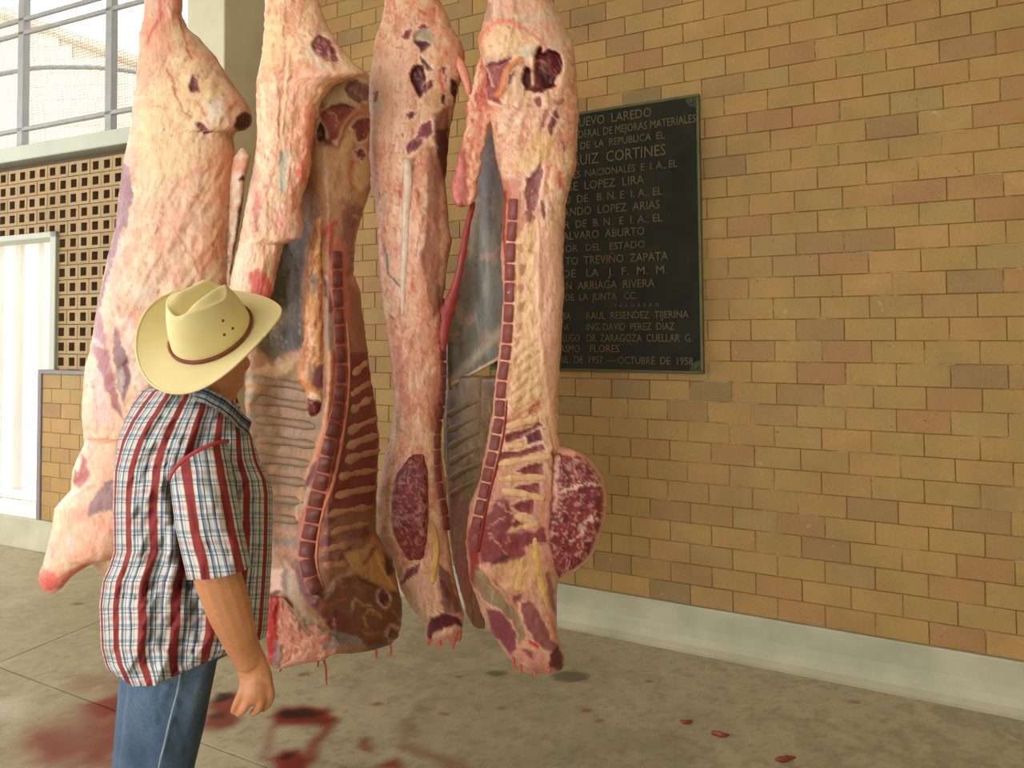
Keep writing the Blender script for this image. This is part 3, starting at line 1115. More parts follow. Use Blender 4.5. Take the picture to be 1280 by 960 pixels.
# ---- rightmost side: sawn face with the spine, round shoulder cut below
C4 = root(640, 842, 2.42, 'rightmost beef side before the black plaque, sawn spine and round marbled shoulder cut showing')
Yd = 2.42
yb4 = lambda u, v: Yd + 0.0 * u + 0.00006 * (v - 400)
L4p = [(617, -120), (612, -70), (610, 0), (605, 25), (597, 50), (600, 72), (603, 85), (604, 105), (607, 130), (613, 160), (620, 200), (629, 235), (629, 251), (626, 320), (629, 370), (626, 414), (620, 470), (615, 517), (610, 545), (607, 560), (600, 599), (587, 630), (582, 678), (587, 725), (596, 750), (606, 776), (614, 790), (622, 800), (630, 815), (640, 826), (648, 834), (660, 842)]
R4p = [(662, -120), (676, -60), (690, 0), (702, 25), (717, 55), (721, 100), (724, 130), (722, 175), (720, 210), (714, 228), (707, 257), (704, 323), (705, 370), (703, 400), (701, 445), (698, 489), (697, 543), (702, 562), (712, 590), (714, 650), (708, 700), (697, 726), (696, 750), (696, 773), (697, 793), (703, 810), (707, 828), (702, 838), (692, 842)]
z1 = lambda *p: Z(580, 0, 7.3875, p)
z2 = lambda *p: Z(600, 120, 5.336, p)
z3 = lambda *p: Z(600, 280, 4.0, p)
z4 = lambda *p: Z(570, 480, 4.8, p)
z5 = lambda *p: Z(570, 660, 5.05, p)
lay4 = list(FATNOISE) + [noi(5, 9, .56, .7, (176, 96, 82), .45, 0, 78), noi(5, 12, .82, .97, (246, 206, 170), .5, .0015, 79, True),]
lay4 += [
    pol(z1((250, -200), (900, -200), (900, 100), (950, 300), (900, 450), (760, 440), (700, 370), (600, 300), (450, 190), (300, 170)), (218, 190, 166), .75, 6),
    lne(z1((230, 60), (225, 160)), 10, (150, 110, 110), .6, 3),
    lne(z1((400, 70), (560, 50), (740, 20)), 20, (226, 160, 130), .5, 4), lne(z1((700, 270), (850, 290)), 24, (226, 160, 130), .5, 6),
    lne(z1((140, 390), (170, 320), (230, 250), (330, 180), (450, 200), (600, 310), (700, 380), (750, 480)), 4.5, (226, 118, 104), .75, 4, 2, .006),
    pol(z1((180, 380), (330, 220), (560, 280), (720, 400), (640, 560), (430, 530), (200, 560)), (244, 204, 164), .8, 6, 3, .012),
    pol(z1((480, 470), (640, 430), (650, 540), (560, 540)), (200, 200, 184), .7, 6),
    pol(z1((190, 600), (290, 570), (440, 530), (200, 560)), (190, 176, 164), .8, 4),
    pol(z1((165, 620), (250, 580), (440, 535), (400, 600), (350, 700), (330, 830), (300, 900), (380, 970), (230, 930), (200, 830), (155, 760)), (150, 78, 80), 1, 2, 2, -.02),
    pol(z1((170, 650), (215, 660), (230, 780), (180, 800)), (112, 46, 54), .8, 3),
    lne(z1((205, 620), (235, 690), (262, 800)), 2.4, (230, 180, 160), .9, 2, 1, .004),
    lne(z1((520, 550), (430, 615), (375, 720), (352, 820), (310, 880)), 8.5, (214, 136, 90), 1, 3, 1, .012),
    lne(z1((550, 560), (470, 620), (420, 700), (390, 790)), 2.5, (242, 206, 170), .9, 2),
    pol(z1((490, 640), (475, 700), (440, 750), (395, 790), (420, 690)), (140, 74, 78), 1, 2),
    pol(z1((520, 760), (500, 640), (420, 780), (380, 900), (460, 960), (560, 880)), (230, 190, 156), .8, 4),
    pol(z1((655, 560), (652, 510), (680, 450), (715, 440), (735, 490), (790, 457), (850, 470), (905, 520), (925, 590), (912, 660), (842, 735), (838, 800), (770, 830), (720, 852), (685, 850), (625, 842), (560, 830), (532, 760), (540, 650), (575, 600), (610, 640), (640, 640)), (100, 26, 34), 1, 2, 1.5, -.035),
    pol(z1((705, 650), (760, 680), (830, 700), (838, 790), (740, 822), (712, 740)), (62, 20, 26), .9, 2, 1, -.01),
    pol(z1((540, 640), (600, 600), (612, 700), (570, 800), (545, 780)), (66, 22, 32), .8, 3),
    lne(z1((770, 520), (790, 640), (870, 700)), 2, (140, 50, 52), .6, 3),
    lne(z1((640, 555), (720, 560), (750, 580)), 3, (206, 116, 100), .9, 2, 1, .006),
    lne(z1((633, 540), (632, 640), (640, 780)), 4.6, (244, 196, 164), 1, 2, .6, .03),
    lne(z1((560, 840), (565, 880)), 3, (190, 50, 46), .8, 3), lne(z1((850, 790), (840, 880)), 5, (210, 84, 62), .7, 4),
    lne(z1((930, 600), (900, 760), (850, 860)), 4, (246, 210, 170), .9, 3, 1, .006),
    pol(z1((640, 905), (715, 880), (720, 960), (690, 985), (650, 965)), (128, 50, 58), 1, 2),
    pol(z2((420, 100), (465, 70), (445, 150), (400, 275), (400, 190)), (146, 64, 62), .9, 3),
    pol(z2((480, 120), (515, 80), (535, 170), (490, 215), (485, 270), (458, 260), (460, 190)), (114, 44, 54), 1, 2),
    lne(z2((480, 130), (530, 180)), 2.0, (235, 190, 170), .8, 2), lne(z2((500, 30), (520, 55), (550, 30)), 5, (130, 56, 56), .7, 4),
    lne(z2((530, 150), (490, 260), (470, 290)), 3, (246, 214, 180), .8, 2),
    pol(z2((350, 200), (500, 280), (490, 420), (420, 440), (330, 480), (210, 520), (220, 440), (320, 340)), (226, 184, 122), .65, 8),
    pol(z2((410, 440), (422, 560), (400, 660), (362, 760), (310, 752), (298, 640), (330, 540), (380, 480)), (150, 92, 90), 1, 2, 1.5, -.008),
    pol(z2((300, 540), (345, 530), (340, 570), (312, 600)), (132, 60, 66), .9, 2),
    pol(z2((298, 765), (340, 748), (372, 820), (345, 852), (308, 825)), (136, 70, 68), .9, 2),
    pol(z2((400, 690), (425, 720), (442, 800), (430, 830), (405, 770)), (104, 52, 50), .9, 2),
    lne(z2((465, 460), (440, 560), (450, 640)), 3.5, (214, 96, 84), .6, 4), lne(z2((530, 510), (535, 600)), 5, (206, 84, 70), .8, 4),
    lne(z2((550, 300), (565, 365)), 1.4, (60, 40, 36), .9, 1.5, .5), lne(z2((630, 470), (615, 520)), 4, (206, 96, 80), .6, 4),
    lne(z2((430, 440), (425, 520), (400, 640), (385, 720)), 2.5, (246, 210, 176), .8, 2),
    pol(z2((240, 130), (290, 150), (285, 200), (255, 190)), (238, 200, 178), .7, 4, 1, .01),
    pol([(628, 225), (652, 225), (652, 300), (628, 300)], (196, 126, 100), .8, 6),
    lne([(631, 240), (630, 300), (632, 330)], 4.5, (150, 20, 22), .85, 3),
    lne([(627, 310), (630, 370), (627, 420), (620, 470), (615, 517), (609, 560), (600, 600)], 3, (236, 170, 140), .9, 2),
    lne([(646, 300), (647, 370), (641, 430), (634, 480), (630, 520), (622, 560)], 3.5, (232, 172, 138), .9, 2, 1, .004),
    lne([(643, 300), (644, 370), (638, 430), (631, 480)], 1.5, (150, 84, 66), .5, 2),
    pol([(648, 290), (672, 270), (676, 380), (684, 470), (690, 520), (640, 520), (640, 430)], (236, 196, 146), .75, 8),
    pol([(676, 280), (700, 280), (706, 370), (700, 480), (690, 500), (680, 430)], (226, 176, 150), .8, 8),
    lne([(673, 280), (674, 330), (672, 380), (678, 440), (686, 500), (694, 545)], 4, (244, 188, 164), .9, 3, 2, .006),
    noi(3, 3, .70, .8, (170, 80, 66), .5, seed=77),
    pol([(560, 590), (720, 590), (720, 860), (560, 860)], (208, 140, 114), .55, 60, 4),  # lower part pinker, and darker with dimmer light put into the colour
]
for u_, v_ in ((650, 312), (652, 338), (649, 360), (650, 386), (648, 410), (646, 428)):
    lay4.append(pol([(u_ - 4, v_ - 5), (u_ + 5, v_ - 8), (u_ + 4, v_ + 2), (u_ - 2, v_ + 7)], (176, 104, 78), .7, 3))
for k_ in range(9):
    v_ = 436 + k_ * 14
    lay4.append(lne([(643 - k_ * .8, v_ + 14), (655, v_ + 2), (672 + k_ * 1.1, v_ - 12)], 2.6, (178, 102, 72), .6, 3, 2, -.004))
    lay4.append(lne([(646 - k_ * .8, v_ + 6), (660, v_ - 5), (672 + k_, v_ - 18)], 1.3, (200, 156, 112), .7, 2, 2))
# sawn spinous processes with dark windows of muscle between
for q in (((290, 310), (330, 290), (440, 270), (500, 220), (525, 250), (440, 310), (300, 352)), ((420, 310), (500, 272), (522, 330), (430, 366)),
          ((258, 412), (380, 400), (520, 358), (538, 392), (400, 432), (258, 458)), ((360, 522), (430, 488), (520, 474), (526, 552), (440, 552)),
          ((343, 622), (430, 600), (500, 588), (506, 667), (420, 660)), ((328, 732), (400, 700), (466, 694), (462, 792), (390, 772)),
          ((335, 842), (370, 808), (406, 815), (406, 882), (360, 886))):
    lay4.append(pol(z4(*q), (140, 60, 60), 1, 2, 1.2, -.008))
lay4 += [
    lne(z4((440, 170), (500, 100), (490, 130)), 4, (186, 62, 50), .8, 3), lne(z4((300, 240), (400, 170), (470, 130)), 3.5, (180, 90, 74), .7, 3),
    pol(z4((420, 320), (500, 290), (510, 330), (430, 355)), (86, 36, 52), .8, 3),
    lne(z4((500, 370), (530, 550), (505, 660), (465, 790)), 5, (190, 120, 124), .6, 4),
    lne(z4((520, 130), (560, 300), (600, 400)), 5, (242, 190, 160), .8, 4), lne(z4((540, 200), (560, 300), (590, 390)), 2.2, (170, 70, 62), .7, 3),
    lne(z4((590, 400), (585, 600), (570, 760), (580, 850)), 4, (112, 60, 56), .8, 3, 2, -.006),
    pol(z4((150, 830), (240, 700), (300, 690), (350, 790), (320, 900), (440, 890), (520, 850), (560, 960), (150, 980)), (134, 54, 62), .95, 4, 3),
    lne(z4((180, 860), (300, 800)), 2, (226, 160, 130), .8, 2, 3), lne(z4((230, 700), (330, 780)), 2, (230, 170, 140), .7, 2, 3),
    lne(z4((320, 890), (480, 830)), 4, (238, 190, 140), .9, 3),
    pol(z5((150, 0), (330, 30), (450, 30), (470, 100), (400, 200), (250, 230), (160, 220)), (138, 56, 62), .95, 4, 3),
    lne(z5((240, 215), (330, 170)), 4, (70, 40, 60), .8, 3), lne(z5((200, 40), (320, 150)), 1.8, (226, 160, 130), .8, 2, 4), lne(z5((320, 0), (320, 100)), 1.8, (226, 160, 130), .7, 2, 4),
    pol(z5((250, 240), (340, 200), (440, 180), (520, 100), (540, 260), (440, 400), (330, 400)), (222, 172, 124), .8, 6),
    pol(z5((80, 0), (150, 0), (150, 230), (125, 400), (90, 310), (70, 130)), (140, 18, 20), .9, 4),
    pol(z5((120, 240), (250, 330), (330, 440), (430, 620), (440, 680), (400, 740), (360, 600), (270, 520), (180, 490), (120, 400)), (150, 124, 92), .95, 4),
    lne(z5((150, 240), (250, 360), (340, 480)), 3, (226, 160, 126), .9, 2, 2, .005), lne(z5((200, 350), (240, 420), (210, 480)), 2, (190, 170, 130), .8, 2, 3),
    lne(z5((120, 380), (200, 490), (270, 510), (290, 570), (350, 590), (380, 680), (400, 740)), 3, (228, 170, 150), .9, 2, 2, .005),
    lne(z5((400, 480), (410, 560), (450, 650), (540, 740)), 3, (226, 180, 150), .9, 2, 1, .004),
    pol(z5((190, 510), (270, 520), (330, 590), (370, 650), (385, 760), (340, 800), (290, 720), (210, 640)), (136, 66, 74), 1, 3),
    pol(z5((415, 480), (460, 460), (540, 560), (600, 700), (650, 740), (640, 800), (560, 770), (480, 690), (430, 600)), (146, 84, 84), 1, 3),
    pol(z5((360, 420), (420, 400), (410, 450), (370, 480)), (128, 66, 64), .9, 3),
    pol(z5((640, 740), (690, 810), (660, 900), (590, 880), (600, 800)), (84, 22, 34), .95, 4),
    pol(z5((400, 750), (500, 780), (590, 800), (560, 890), (490, 900), (420, 830)), (212, 140, 124), .85, 4),
    pol(z5((410, 750), (490, 780), (490, 830), (430, 800)), (116, 70, 64), .8, 3), lne(z5((470, 720), (510, 750)), 5, (190, 40, 44), .9, 3),
    lne(z5((580, 290), (600, 400), (620, 520)), 6, (130, 70, 82), .8, 3), lne(z5((590, 550), (630, 660)), 3.5, (226, 100, 90), .8, 3),
]
slab('body', L4p, R4p, yb4, .12, .16, FATP, lay4, C4, p=3.8, rag=1.0, back=(190, 120, 100))
F4 = FRONT
# pelvic flap with its hanging lobe, red flank edge and the grey belly sheet behind
slab('flank_flap', [(600, 66), (593, 95), (588, 116), (584, 130), (582, 155), (574, 190), (566, 225), (564, 243), (567, 253), (575, 259)],
     [(608, 66), (612, 110), (616, 140), (610, 165), (603, 195), (599, 220), (596, 245), (588, 257), (580, 259)], Yd - .05, .014, .014, (230, 172, 140),
     [noi(3, 4, .5, .7, (240, 190, 160), .9, .004, 5), noi(6, 9, .5, .65, (216, 110, 92), .7, 0, 25), pol([(570, 190), (580, 178), (584, 210), (582, 262), (562, 262), (562, 225)], (200, 112, 108), .9, 4, 2, .012), lne([(586, 175), (589, 215), (588, 262)], 4, (232, 176, 138), .8, 3, 3, .006), lne([(600, 80), (594, 120), (588, 160)], 3, (240, 196, 164), .7, 3, 3, .006), lne([(607, 80), (604, 140), (596, 200)], 5, (206, 104, 86), .6, 4, 3),
      lne([(604, 100), (598, 160), (585, 200)], 4, (190, 80, 66), .5, 4), noi(3, 6, .6, .72, (190, 70, 58), .6, 0, 8)], C4, rag=3.0, taper=5, p=5)
cord('flank_edge', [(592, 252), (584, 285), (577, 325), (569, 360), (561, 385), (556, 415), (554, 440)], Yd - .01, [3, 4, 4.5, 6, 8, 6, 3], (146, 48, 40), C4, rag=.3, seed=4)
ym4 = lambda u, v: Yd + .05 + .21 * np.clip((v - 370) / 60.0, 0, 1) * (1 - np.clip((u - 553) / 45.0, 0, 1)) + .11 * np.sin(np.clip((u - 555) / 80.0, 0, 1) * math.pi) + .05 * np.clip((u - 555) / 80.0, 0, 1)
slab('belly_sheet', [(604, 150), (598, 210), (592, 252), (583, 300), (575, 345), (564, 380), (558, 420), (558, 450), (560, 480), (562, 487)],
     [(622, 150), (634, 200), (636, 250), (634, 320), (636, 370), (634, 414), (630, 446), (612, 457), (592, 468), (568, 481), (564, 487)], ym4, .012, .012, (116, 110, 96),
     [noi(12, 60, .4, .75, (84, 82, 76), .75, .0, 3), noi(7, 60, .6, .85, (156, 148, 128), .5, 0, 8),
      pol([(606, 150), (622, 150), (630, 200), (628, 235), (604, 250), (596, 230)], (110, 98, 104), .7, 12), lne([(596, 250), (590, 290), (588, 320)], 7, (196, 176, 160), .5, 8),
      lne([(640, 345), (600, 420), (575, 470)], 16, (110, 112, 104), .5, 14), lne([(630, 410), (590, 450), (562, 480)], 10, (196, 182, 150), .5, 8),
      lne([(632, 443), (612, 455), (592, 466), (566, 481)], 5, (222, 190, 150), .9, 3, 1, .006), noi(14, 20, .58, .75, (190, 150, 120), .4, 0, 15)], C4, 'membrane', taper=6)
yr4 = lambda u, v: Yd + .28 - .19 * np.clip((u - 552) / 50.0, 0, 1) + .06 * np.sin(np.clip((u - 540) / 90.0, 0, 1) * math.pi)
slab('rib_wall', [(557, 470), (555, 520), (555, 560), (559, 610), (560, 650), (566, 700), (577, 745), (584, 768), (590, 780), (598, 786)],
     [(632, 452), (628, 470), (620, 520), (612, 570), (604, 600), (594, 630), (588, 680), (594, 725), (604, 760), (606, 774), (606, 786)], yr4, .016, .03, (124, 98, 66),
     [noi(14, 24, .45, .7, (92, 70, 46), .8, 0, 5), pol([(556, 600), (575, 590), (590, 700), (600, 786), (560, 760)], (140, 84, 66), .8, 10),
      pol([(555, 500), (575, 500), (572, 560), (556, 560)], (78, 66, 60), .6, 8), lne([(575, 700), (588, 780)], 8, (156, 84, 64), .7, 8), noi(4, 12, .6, .75, (160, 140, 112), .5, 0, 9)], C4, 'membrane', rag=1.0, taper=8)
bars('rib', [((558 + k, 520 + k * 20), (616 - k * 3.2, 494 + k * 21)) for k in range(6)], lambda u, v: yr4(u, v) - .012, 4.6, (126, 100, 70), C4, 60, .4)
vj = [(641, 247), (640, 276), (638, 302.5), (637, 329), (636.5, 352), (636, 379), (635, 404), (633, 430), (631, 451), (627, 476), (625, 499), (624, 522), (620, 543), (616, 564), (611, 584), (607, 603), (602, 624), (597, 645), (593, 665), (591, 690)]
vertebrae(vj, lambda u, v: F4(max(u, 0), v) + .006, lambda v: 13.0 if v > 300 else 13, (136, 74, 68), C4, .016, 4)
cord('marrow_channel', [(634, 500), (630, 540), (622, 580), (613, 612), (606, 645), (598, 690)], lambda u, v: F4(u, v) - .002, [1.0, 1.4, 1.8, 2.0, 2.2], (150, 36, 30), C4, seed=8)
bars('spinous_process', [(z4((290, 385), (420, 350))[0], z4((290, 385), (410, 365))[1]), tuple(z4((255, 482), (575, 436))), tuple(z4((255, 572), (545, 560))), tuple(z4((275, 640), (535, 690))),
                         tuple(z4((355, 790), (500, 848))), tuple(z4((300, 262), (500, 205)))], lambda u, v: F4(u, v) + .001, 5.4, (230, 186, 138), C4, 20, .45)
# shoulder round
rim = [(700, 556), (718, 562), (729, 567), (740, 576), (753, 595), (759, 620), (757, 645), (752, 665), (743, 690), (733, 703), (720, 714), (703, 722)]
cutn = [noi(7, 11, .45, .6, (98, 28, 38), .85, 0, 61), noi(8, 13, .84, .97, (216, 158, 142), .75, .002, 51, True), noi(4, 5.5, .86, .98, (206, 140, 126), .5, .001, 71, True), noi(9, 9, .66, .74, (216, 160, 142), .55, 0, 55)]
slab('shoulder_cut', [(699, 555), (691, 570), (687, 600), (686, 640), (681, 665), (686, 690), (692, 710), (699, 722)], rim, Yd + .0, .134, .10, (132, 46, 52),
     cutn + [pol(z4((820, 680), (880, 650), (890, 740), (840, 770)), (112, 40, 52), .9, 2), lne(z4((610, 440), (600, 600), (600, 760)), 5, (236, 190, 158), .6, 4, 3),
             lne(z4((700, 440), (800, 480), (860, 600)), 2, (240, 200, 180), .6, 2, 4), lne(z4((620, 640), (760, 600), (880, 620)), 3, (240, 200, 180), .8, 2, 4), lne(z4((700, 950), (800, 800), (880, 830)), 2, (240, 200, 180), .7, 2, 4),
             lne(rim, 7, (236, 168, 146), .95, 3, 1.5), lne([(697, 560), (716, 566)], 8, (236, 180, 152), .8, 4)], C4, p=7, rag=.6, taper=9)
cord('neck_ligament', z5((500, 60), (505, 150), (520, 260), (545, 380), (575, 510)), lambda u, v: F4(u, v) + .002, [3, 4.5, 5, 4.4, 2.5], (222, 176, 104), C4, flat=.5, seed=6)
cord('neck_ligament', z5((425, 180), (410, 260), (400, 330), (395, 400)), lambda u, v: F4(u, v) + .003, [4, 5, 5.5, 6], (222, 178, 112), C4, flat=.4, seed=7)
for k_, (u_, v_, h_) in enumerate(((641, 822, 16), (650, 832, 12), (668, 838, 10), (686, 834, 8))):
    cord('shred', [(u_, v_), (u_ + 1, v_ + h_ * .6), (u_ - 1, v_ + h_)], Yd - .05, [2.6, 1.8, .8], (196, 92, 86), C4, seed=k_)

# ---- third side: seen edge-on
C3 = root(540, 806, 2.60, 'narrow beef side third from left, seen edge-on, with a pale sinew strip down its length')
Yd = 2.60
L3p = [(486, -120), (483, -60), (481, 0), (477, 25), (467, 55), (464, 87), (460, 105), (462, 150), (461, 175), (462, 225), (467, 236), (471, 282), (473, 320), (477, 370), (484, 423), (492, 476), (494, 500), (489, 539), (478, 583), (468, 630), (472, 670), (491, 702), (499, 733), (511, 757), (531, 776), (533, 800), (538, 806)]
R3p = [(531, -120), (540, -60), (550, 0), (557, 15), (565, 35), (577, 52), (581, 67), (580, 92), (574, 107), (569, 130), (563, 160), (561, 175), (557, 226), (559, 251), (561, 282), (565, 302), (561, 320), (553, 376), (553, 423), (557, 470), (556, 501), (551, 520), (551, 559), (556, 599), (560, 638), (560, 670), (567, 717), (577, 757), (580, 770), (577, 795), (566, 806)]
z6 = lambda *p: Z(450, 0, 5.333, p)
z7 = lambda *p: Z(450, 160, 4.0, p)
z8 = lambda *p: Z(460, 540, 3.43, p)
lay3 = list(FATNOISE)
lay3 += [
    pol(z6((60, 480), (160, 300), (330, 250), (390, 330), (330, 470), (310, 640), (330, 760), (220, 960), (60, 960)), (240, 200, 172), .6, 14),
    lne(z6((400, 75), (440, 95)), 4, (200, 90, 74), .8, 3), lne(z6((310, 10), (300, 30)), 4, (214, 130, 110), .7, 3),
    pol(z6((365, 185), (400, 163), (440, 165), (475, 188), (400, 192)), (140, 64, 74), 1, 2),
    pol(z6((280, 245), (305, 205), (340, 192), (345, 215), (322, 262), (290, 268)), (138, 66, 78), 1, 2, 1, -.008),
    pol(z6((355, 230), (395, 196), (450, 190), (495, 215), (500, 290), (450, 330), (400, 360), (395, 320), (360, 280)), (178, 164, 140), 1, 2, 1, -.012),
    pol(z6((360, 272), (440, 272), (478, 300), (430, 338), (400, 356), (394, 320)), (92, 36, 48), 1, 2, 1, -.01),
    pol(z6((395, 370), (440, 400), (487, 465), (450, 472), (415, 420)), (82, 32, 34), 1, 2, 1, -.01),
    pol(z6((335, 490), (360, 440), (395, 425), (425, 440), (440, 520), (432, 610), (400, 660), (370, 605), (338, 550)), (84, 26, 36), 1, 2, 1, -.028),
    pol(z6((430, 565), (480, 520), (490, 580), (430, 632)), (124, 52, 52), 1, 2),
    pol(z6((420, 640), (490, 590), (540, 640), (530, 740), (480, 740), (420, 690)), (206, 160, 116), .8, 4),
    pol(z6((535, 452), (572, 448), (560, 505)), (104, 44, 44), 1, 2), lne(z6((530, 480), (540, 560), (560, 620)), 4, (214, 96, 74), .8, 3),
    pol(z6((600, 520), (640, 540), (652, 590), (630, 690), (600, 620)), (74, 26, 30), 1, 2), pol(z6((535, 625), (570, 640), (566, 702), (540, 690)), (86, 34, 40), 1, 2),
    pol(z6((88, 610), (110, 595), (128, 600), (112, 670), (90, 690)), (152, 86, 92), 1, 2), pol(z6((80, 700), (150, 650), (140, 750), (90, 770)), (198, 196, 178), .6, 6),
    pol(z6((300, 765), (330, 742), (372, 742), (330, 805)), (116, 48, 56), 1, 2),
    pol(z6((400, 830), (470, 800), (482, 900), (400, 950), (330, 985), (380, 890)), (140, 64, 76), 1, 2),
    pol(z6((280, 890), (300, 890), (290, 915)), (130, 50, 50), 1, 2),
    pol(z6((500, 760), (600, 700), (592, 960), (500, 980), (490, 870)), (120, 60, 48), .8, 5), pol(z6((505, 870), (590, 850), (590, 960), (505, 960)), (86, 36, 34), .9, 4),
    lne(z6((560, 200), (600, 250), (640, 330), (640, 420)), 4, (230, 140, 120), .5, 4, 2, .006), lne(z6((690, 300), (690, 380)), 4, (220, 110, 96), .6, 4),
    lne(z6((430, 350), (520, 420), (560, 360)), 3, (240, 170, 140), .7, 3, 2, .006), noi(4, 5, .72, .8, (196, 74, 62), .6, 0, 88),
    pol(z7((232, 90), (270, 60), (320, 60), (290, 110), (240, 140)), (130, 56, 70), 1, 2), lne(z7((265, 160), (262, 205)), 4, (140, 70, 84), .8, 3),
    pol(z7((115, 580), (140, 640), (150, 725), (205, 792), (165, 780), (130, 690)), (176, 180, 162), 1, 2, 1, -.006), lne(z7((118, 585), (132, 640), (142, 730), (200, 793)), 1.6, (80, 70, 66), .9, 1.5, .5),
    lne(z7((195, 315), (205, 350)), 3, (170, 56, 62), .9, 3), lne(z7((285, 310), (292, 345)), 5, (176, 70, 66), .8, 4), lne(z7((260, 775), (258, 805)), 5, (206, 96, 86), .7, 4), lne(z7((160, 945), (175, 960)), 3, (120, 50, 44), .8, 2),
    pol(z7((335, 100), (380, 90), (415, 250), (400, 330), (405, 600), (395, 760), (412, 900), (370, 960), (330, 780), (300, 650), (320, 560), (335, 400)), (150, 96, 72), .85, 5),
    pol(z7((380, 0), (445, 0), (440, 200), (420, 260), (390, 150)), (84, 38, 32), .95, 4), lne(z7((280, 640), (300, 520), (320, 400)), 1.8, (110, 70, 56), .7, 2),
    pol(z7((270, 400), (310, 390), (290, 600), (250, 700), (240, 600)), (238, 176, 152), .5, 6),
    lne([(500, 430), (498, 470), (502, 500)], 7, (206, 90, 84), .5, 8), pol([(530, 470), (552, 460), (552, 540), (536, 540)], (176, 110, 84), .6, 8),
    lne([(527, 430), (536, 480), (540, 520)], 3, (240, 180, 150), .5, 4), pol(z8((30, 430), (60, 440), (90, 520), (60, 520)), (150, 130, 124), .6, 6), lne(z8((80, 110), (60, 200), (55, 330)), 7, (226, 180, 160), .6, 6),
    pol(z8((145, 640), (160, 590), (220, 565), (205, 610), (150, 655)), (124, 62, 62), 1, 2, 2), pol(z8((180, 640), (260, 600), (280, 680), (240, 740), (190, 720)), (222, 172, 146), .7, 6), lne(z8((200, 700), (210, 740)), 6, (176, 172, 160), .5, 5),
    pol(z8((268, 800), (330, 776), (390, 790), (405, 830), (330, 840), (290, 860), (255, 905), (250, 850)), (98, 32, 42), 1, 3), pol(z8((305, 880), (330, 850), (370, 838), (380, 870), (330, 895)), (220, 160, 140), 1, 3, 1, .01),
    pol(z8((300, 560), (345, 600), (400, 770), (330, 780), (308, 680)), (124, 76, 64), .9, 4), lne(z8((320, 640), (345, 700)), 7, (100, 46, 52), .8, 3), lne(z8((290, 660), (300, 720), (290, 760)), 5, (232, 184, 160), .8, 3, 1, .008),
]
slab('body', L3p, R3p, Yd, .11, .08, FATP, lay3, C3, p=2.2, rag=.9, back=(170, 110, 92))
F3 = FRONT
cord('sinew_strip', z7((232, 150), (240, 250), (232, 400), (226, 600), (216, 780), (214, 940)), lambda u, v: F3(u, v) - .001, [4.5, 6, 5, 4.2, 3.4, 2], (228, 206, 186), C3, 'membrane', flat=.45, seed=3)
cord('fat_lobe', [(566, 70), (575, 82), (582, 98), (587, 121)], Yd - .05, [7, 7, 6, 3.6], (238, 160, 138), C3, seed=12)
slab('shoulder_cut', [(520, 560), (511, 566), (504, 578), (493, 593), (488, 619), (487, 642), (490, 668), (503, 693), (515, 711)],
     [(524, 560), (533, 569), (537, 592), (538, 627), (537, 671), (532, 697), (517, 711)], Yd - .01, .118, .03, (128, 48, 54),
     [noi(7, 11, .5, .62, (92, 30, 38), .8, 0, 62), noi(8, 12, .84, .97, (196, 140, 122), .6, .002, 52, True), noi(4, 5.2, .86, .98, (190, 128, 112), .45, 0, 73, True), noi(8, 8, .66, .76, (206, 150, 130), .5, 0, 56), lne(z8((265, 90), (270, 300)), 5, (226, 170, 146), .5, 4),
      lne(z8((100, 440), (150, 530), (190, 585)), 6, (222, 140, 124), .8, 4, 2), pol(z8((110, 200), (160, 130), (170, 160), (120, 220)), (110, 44, 66), .7, 3)], C3, p=7, rag=1.2, taper=10)
vertebrae([(555.5, 372), (554, 392), (553.5, 412), (553, 432), (554, 452), (554, 470), (553, 490), (552, 508), (549, 525), (547, 543), (547, 562), (547, 582), (549, 603), (553, 624), (557, 645), (559, 664)], lambda u, v: F3(u - 3, v) + .004, 9.5, (132, 70, 62), C3, .02, 6)
cord('neck_ligament', [(538, 650), (543, 668), (545, 688), (542, 710), (541, 730)], lambda u, v: F3(u, v) + .001, [2.5, 4, 4.6, 5, 3.5], (222, 176, 104), C3, flat=.5, seed=16)
for k_, (u_, v_, h_) in enumerate(((535, 798, 10), (549, 798, 13), (566, 797, 15), (574, 790, 12))):
    cord('shred', [(u_, v_), (u_ + 1, v_ + h_ * .6), (u_, v_ + h_)], Yd - .05, [3, 2, .8], (206, 98, 92), C3, seed=k_ + 4)

# ---- second side: opened, looking into the ribs
C2 = root(410, 833, 2.44, 'second beef side from left, opened to its striped rib wall and hanging kidney strip')
Yd = 2.44
R2p = [(412, 40), (420, 54), (442, 79), (460, 92), (462, 108), (461, 127), (463, 160), (461, 190), (464, 235), (452, 271), (444, 302), (442, 343), (450, 365), (456, 412), (464, 474), (471, 515), (474, 560), (471, 609), (470, 664), (480, 682), (491, 699), (498, 733), (503, 755), (502, 780), (498, 796), (488, 806), (470, 812), (455, 815), (440, 817)]
L2p = [(345, 40), (335, 90), (325, 200), (318, 300), (310, 400), (306, 500), (312, 600), (325, 680), (334, 740), (335, 790), (342, 805), (365, 812), (385, 817)]
def yb2(u, v):
    hollow = .13 * np.sin(np.clip((u - 305) / 105.0, 0, 1) * math.pi) * sstep(180, 300, v) * (1 - sstep(640, 760, v))
    return Yd + hollow + .0011 * (u - 405) * (u > 405)
za = lambda *p: Z(310, 60, 4.8, p)
zb_ = lambda *p: Z(330, 250, 4.8, p)
zc_ = lambda *p: Z(300, 440, 4.574, p)
zd = lambda *p: Z(330, 640, 4.572, p)
lay2 = [noi(12, 22, .45, .7, (196, 142, 100), .6, 0, 13), noi(6, 12, .55, .72, (140, 88, 62), .6, 0, 23), noi(3, 5, .66, .78, (206, 160, 122), .6, .002, 33)]
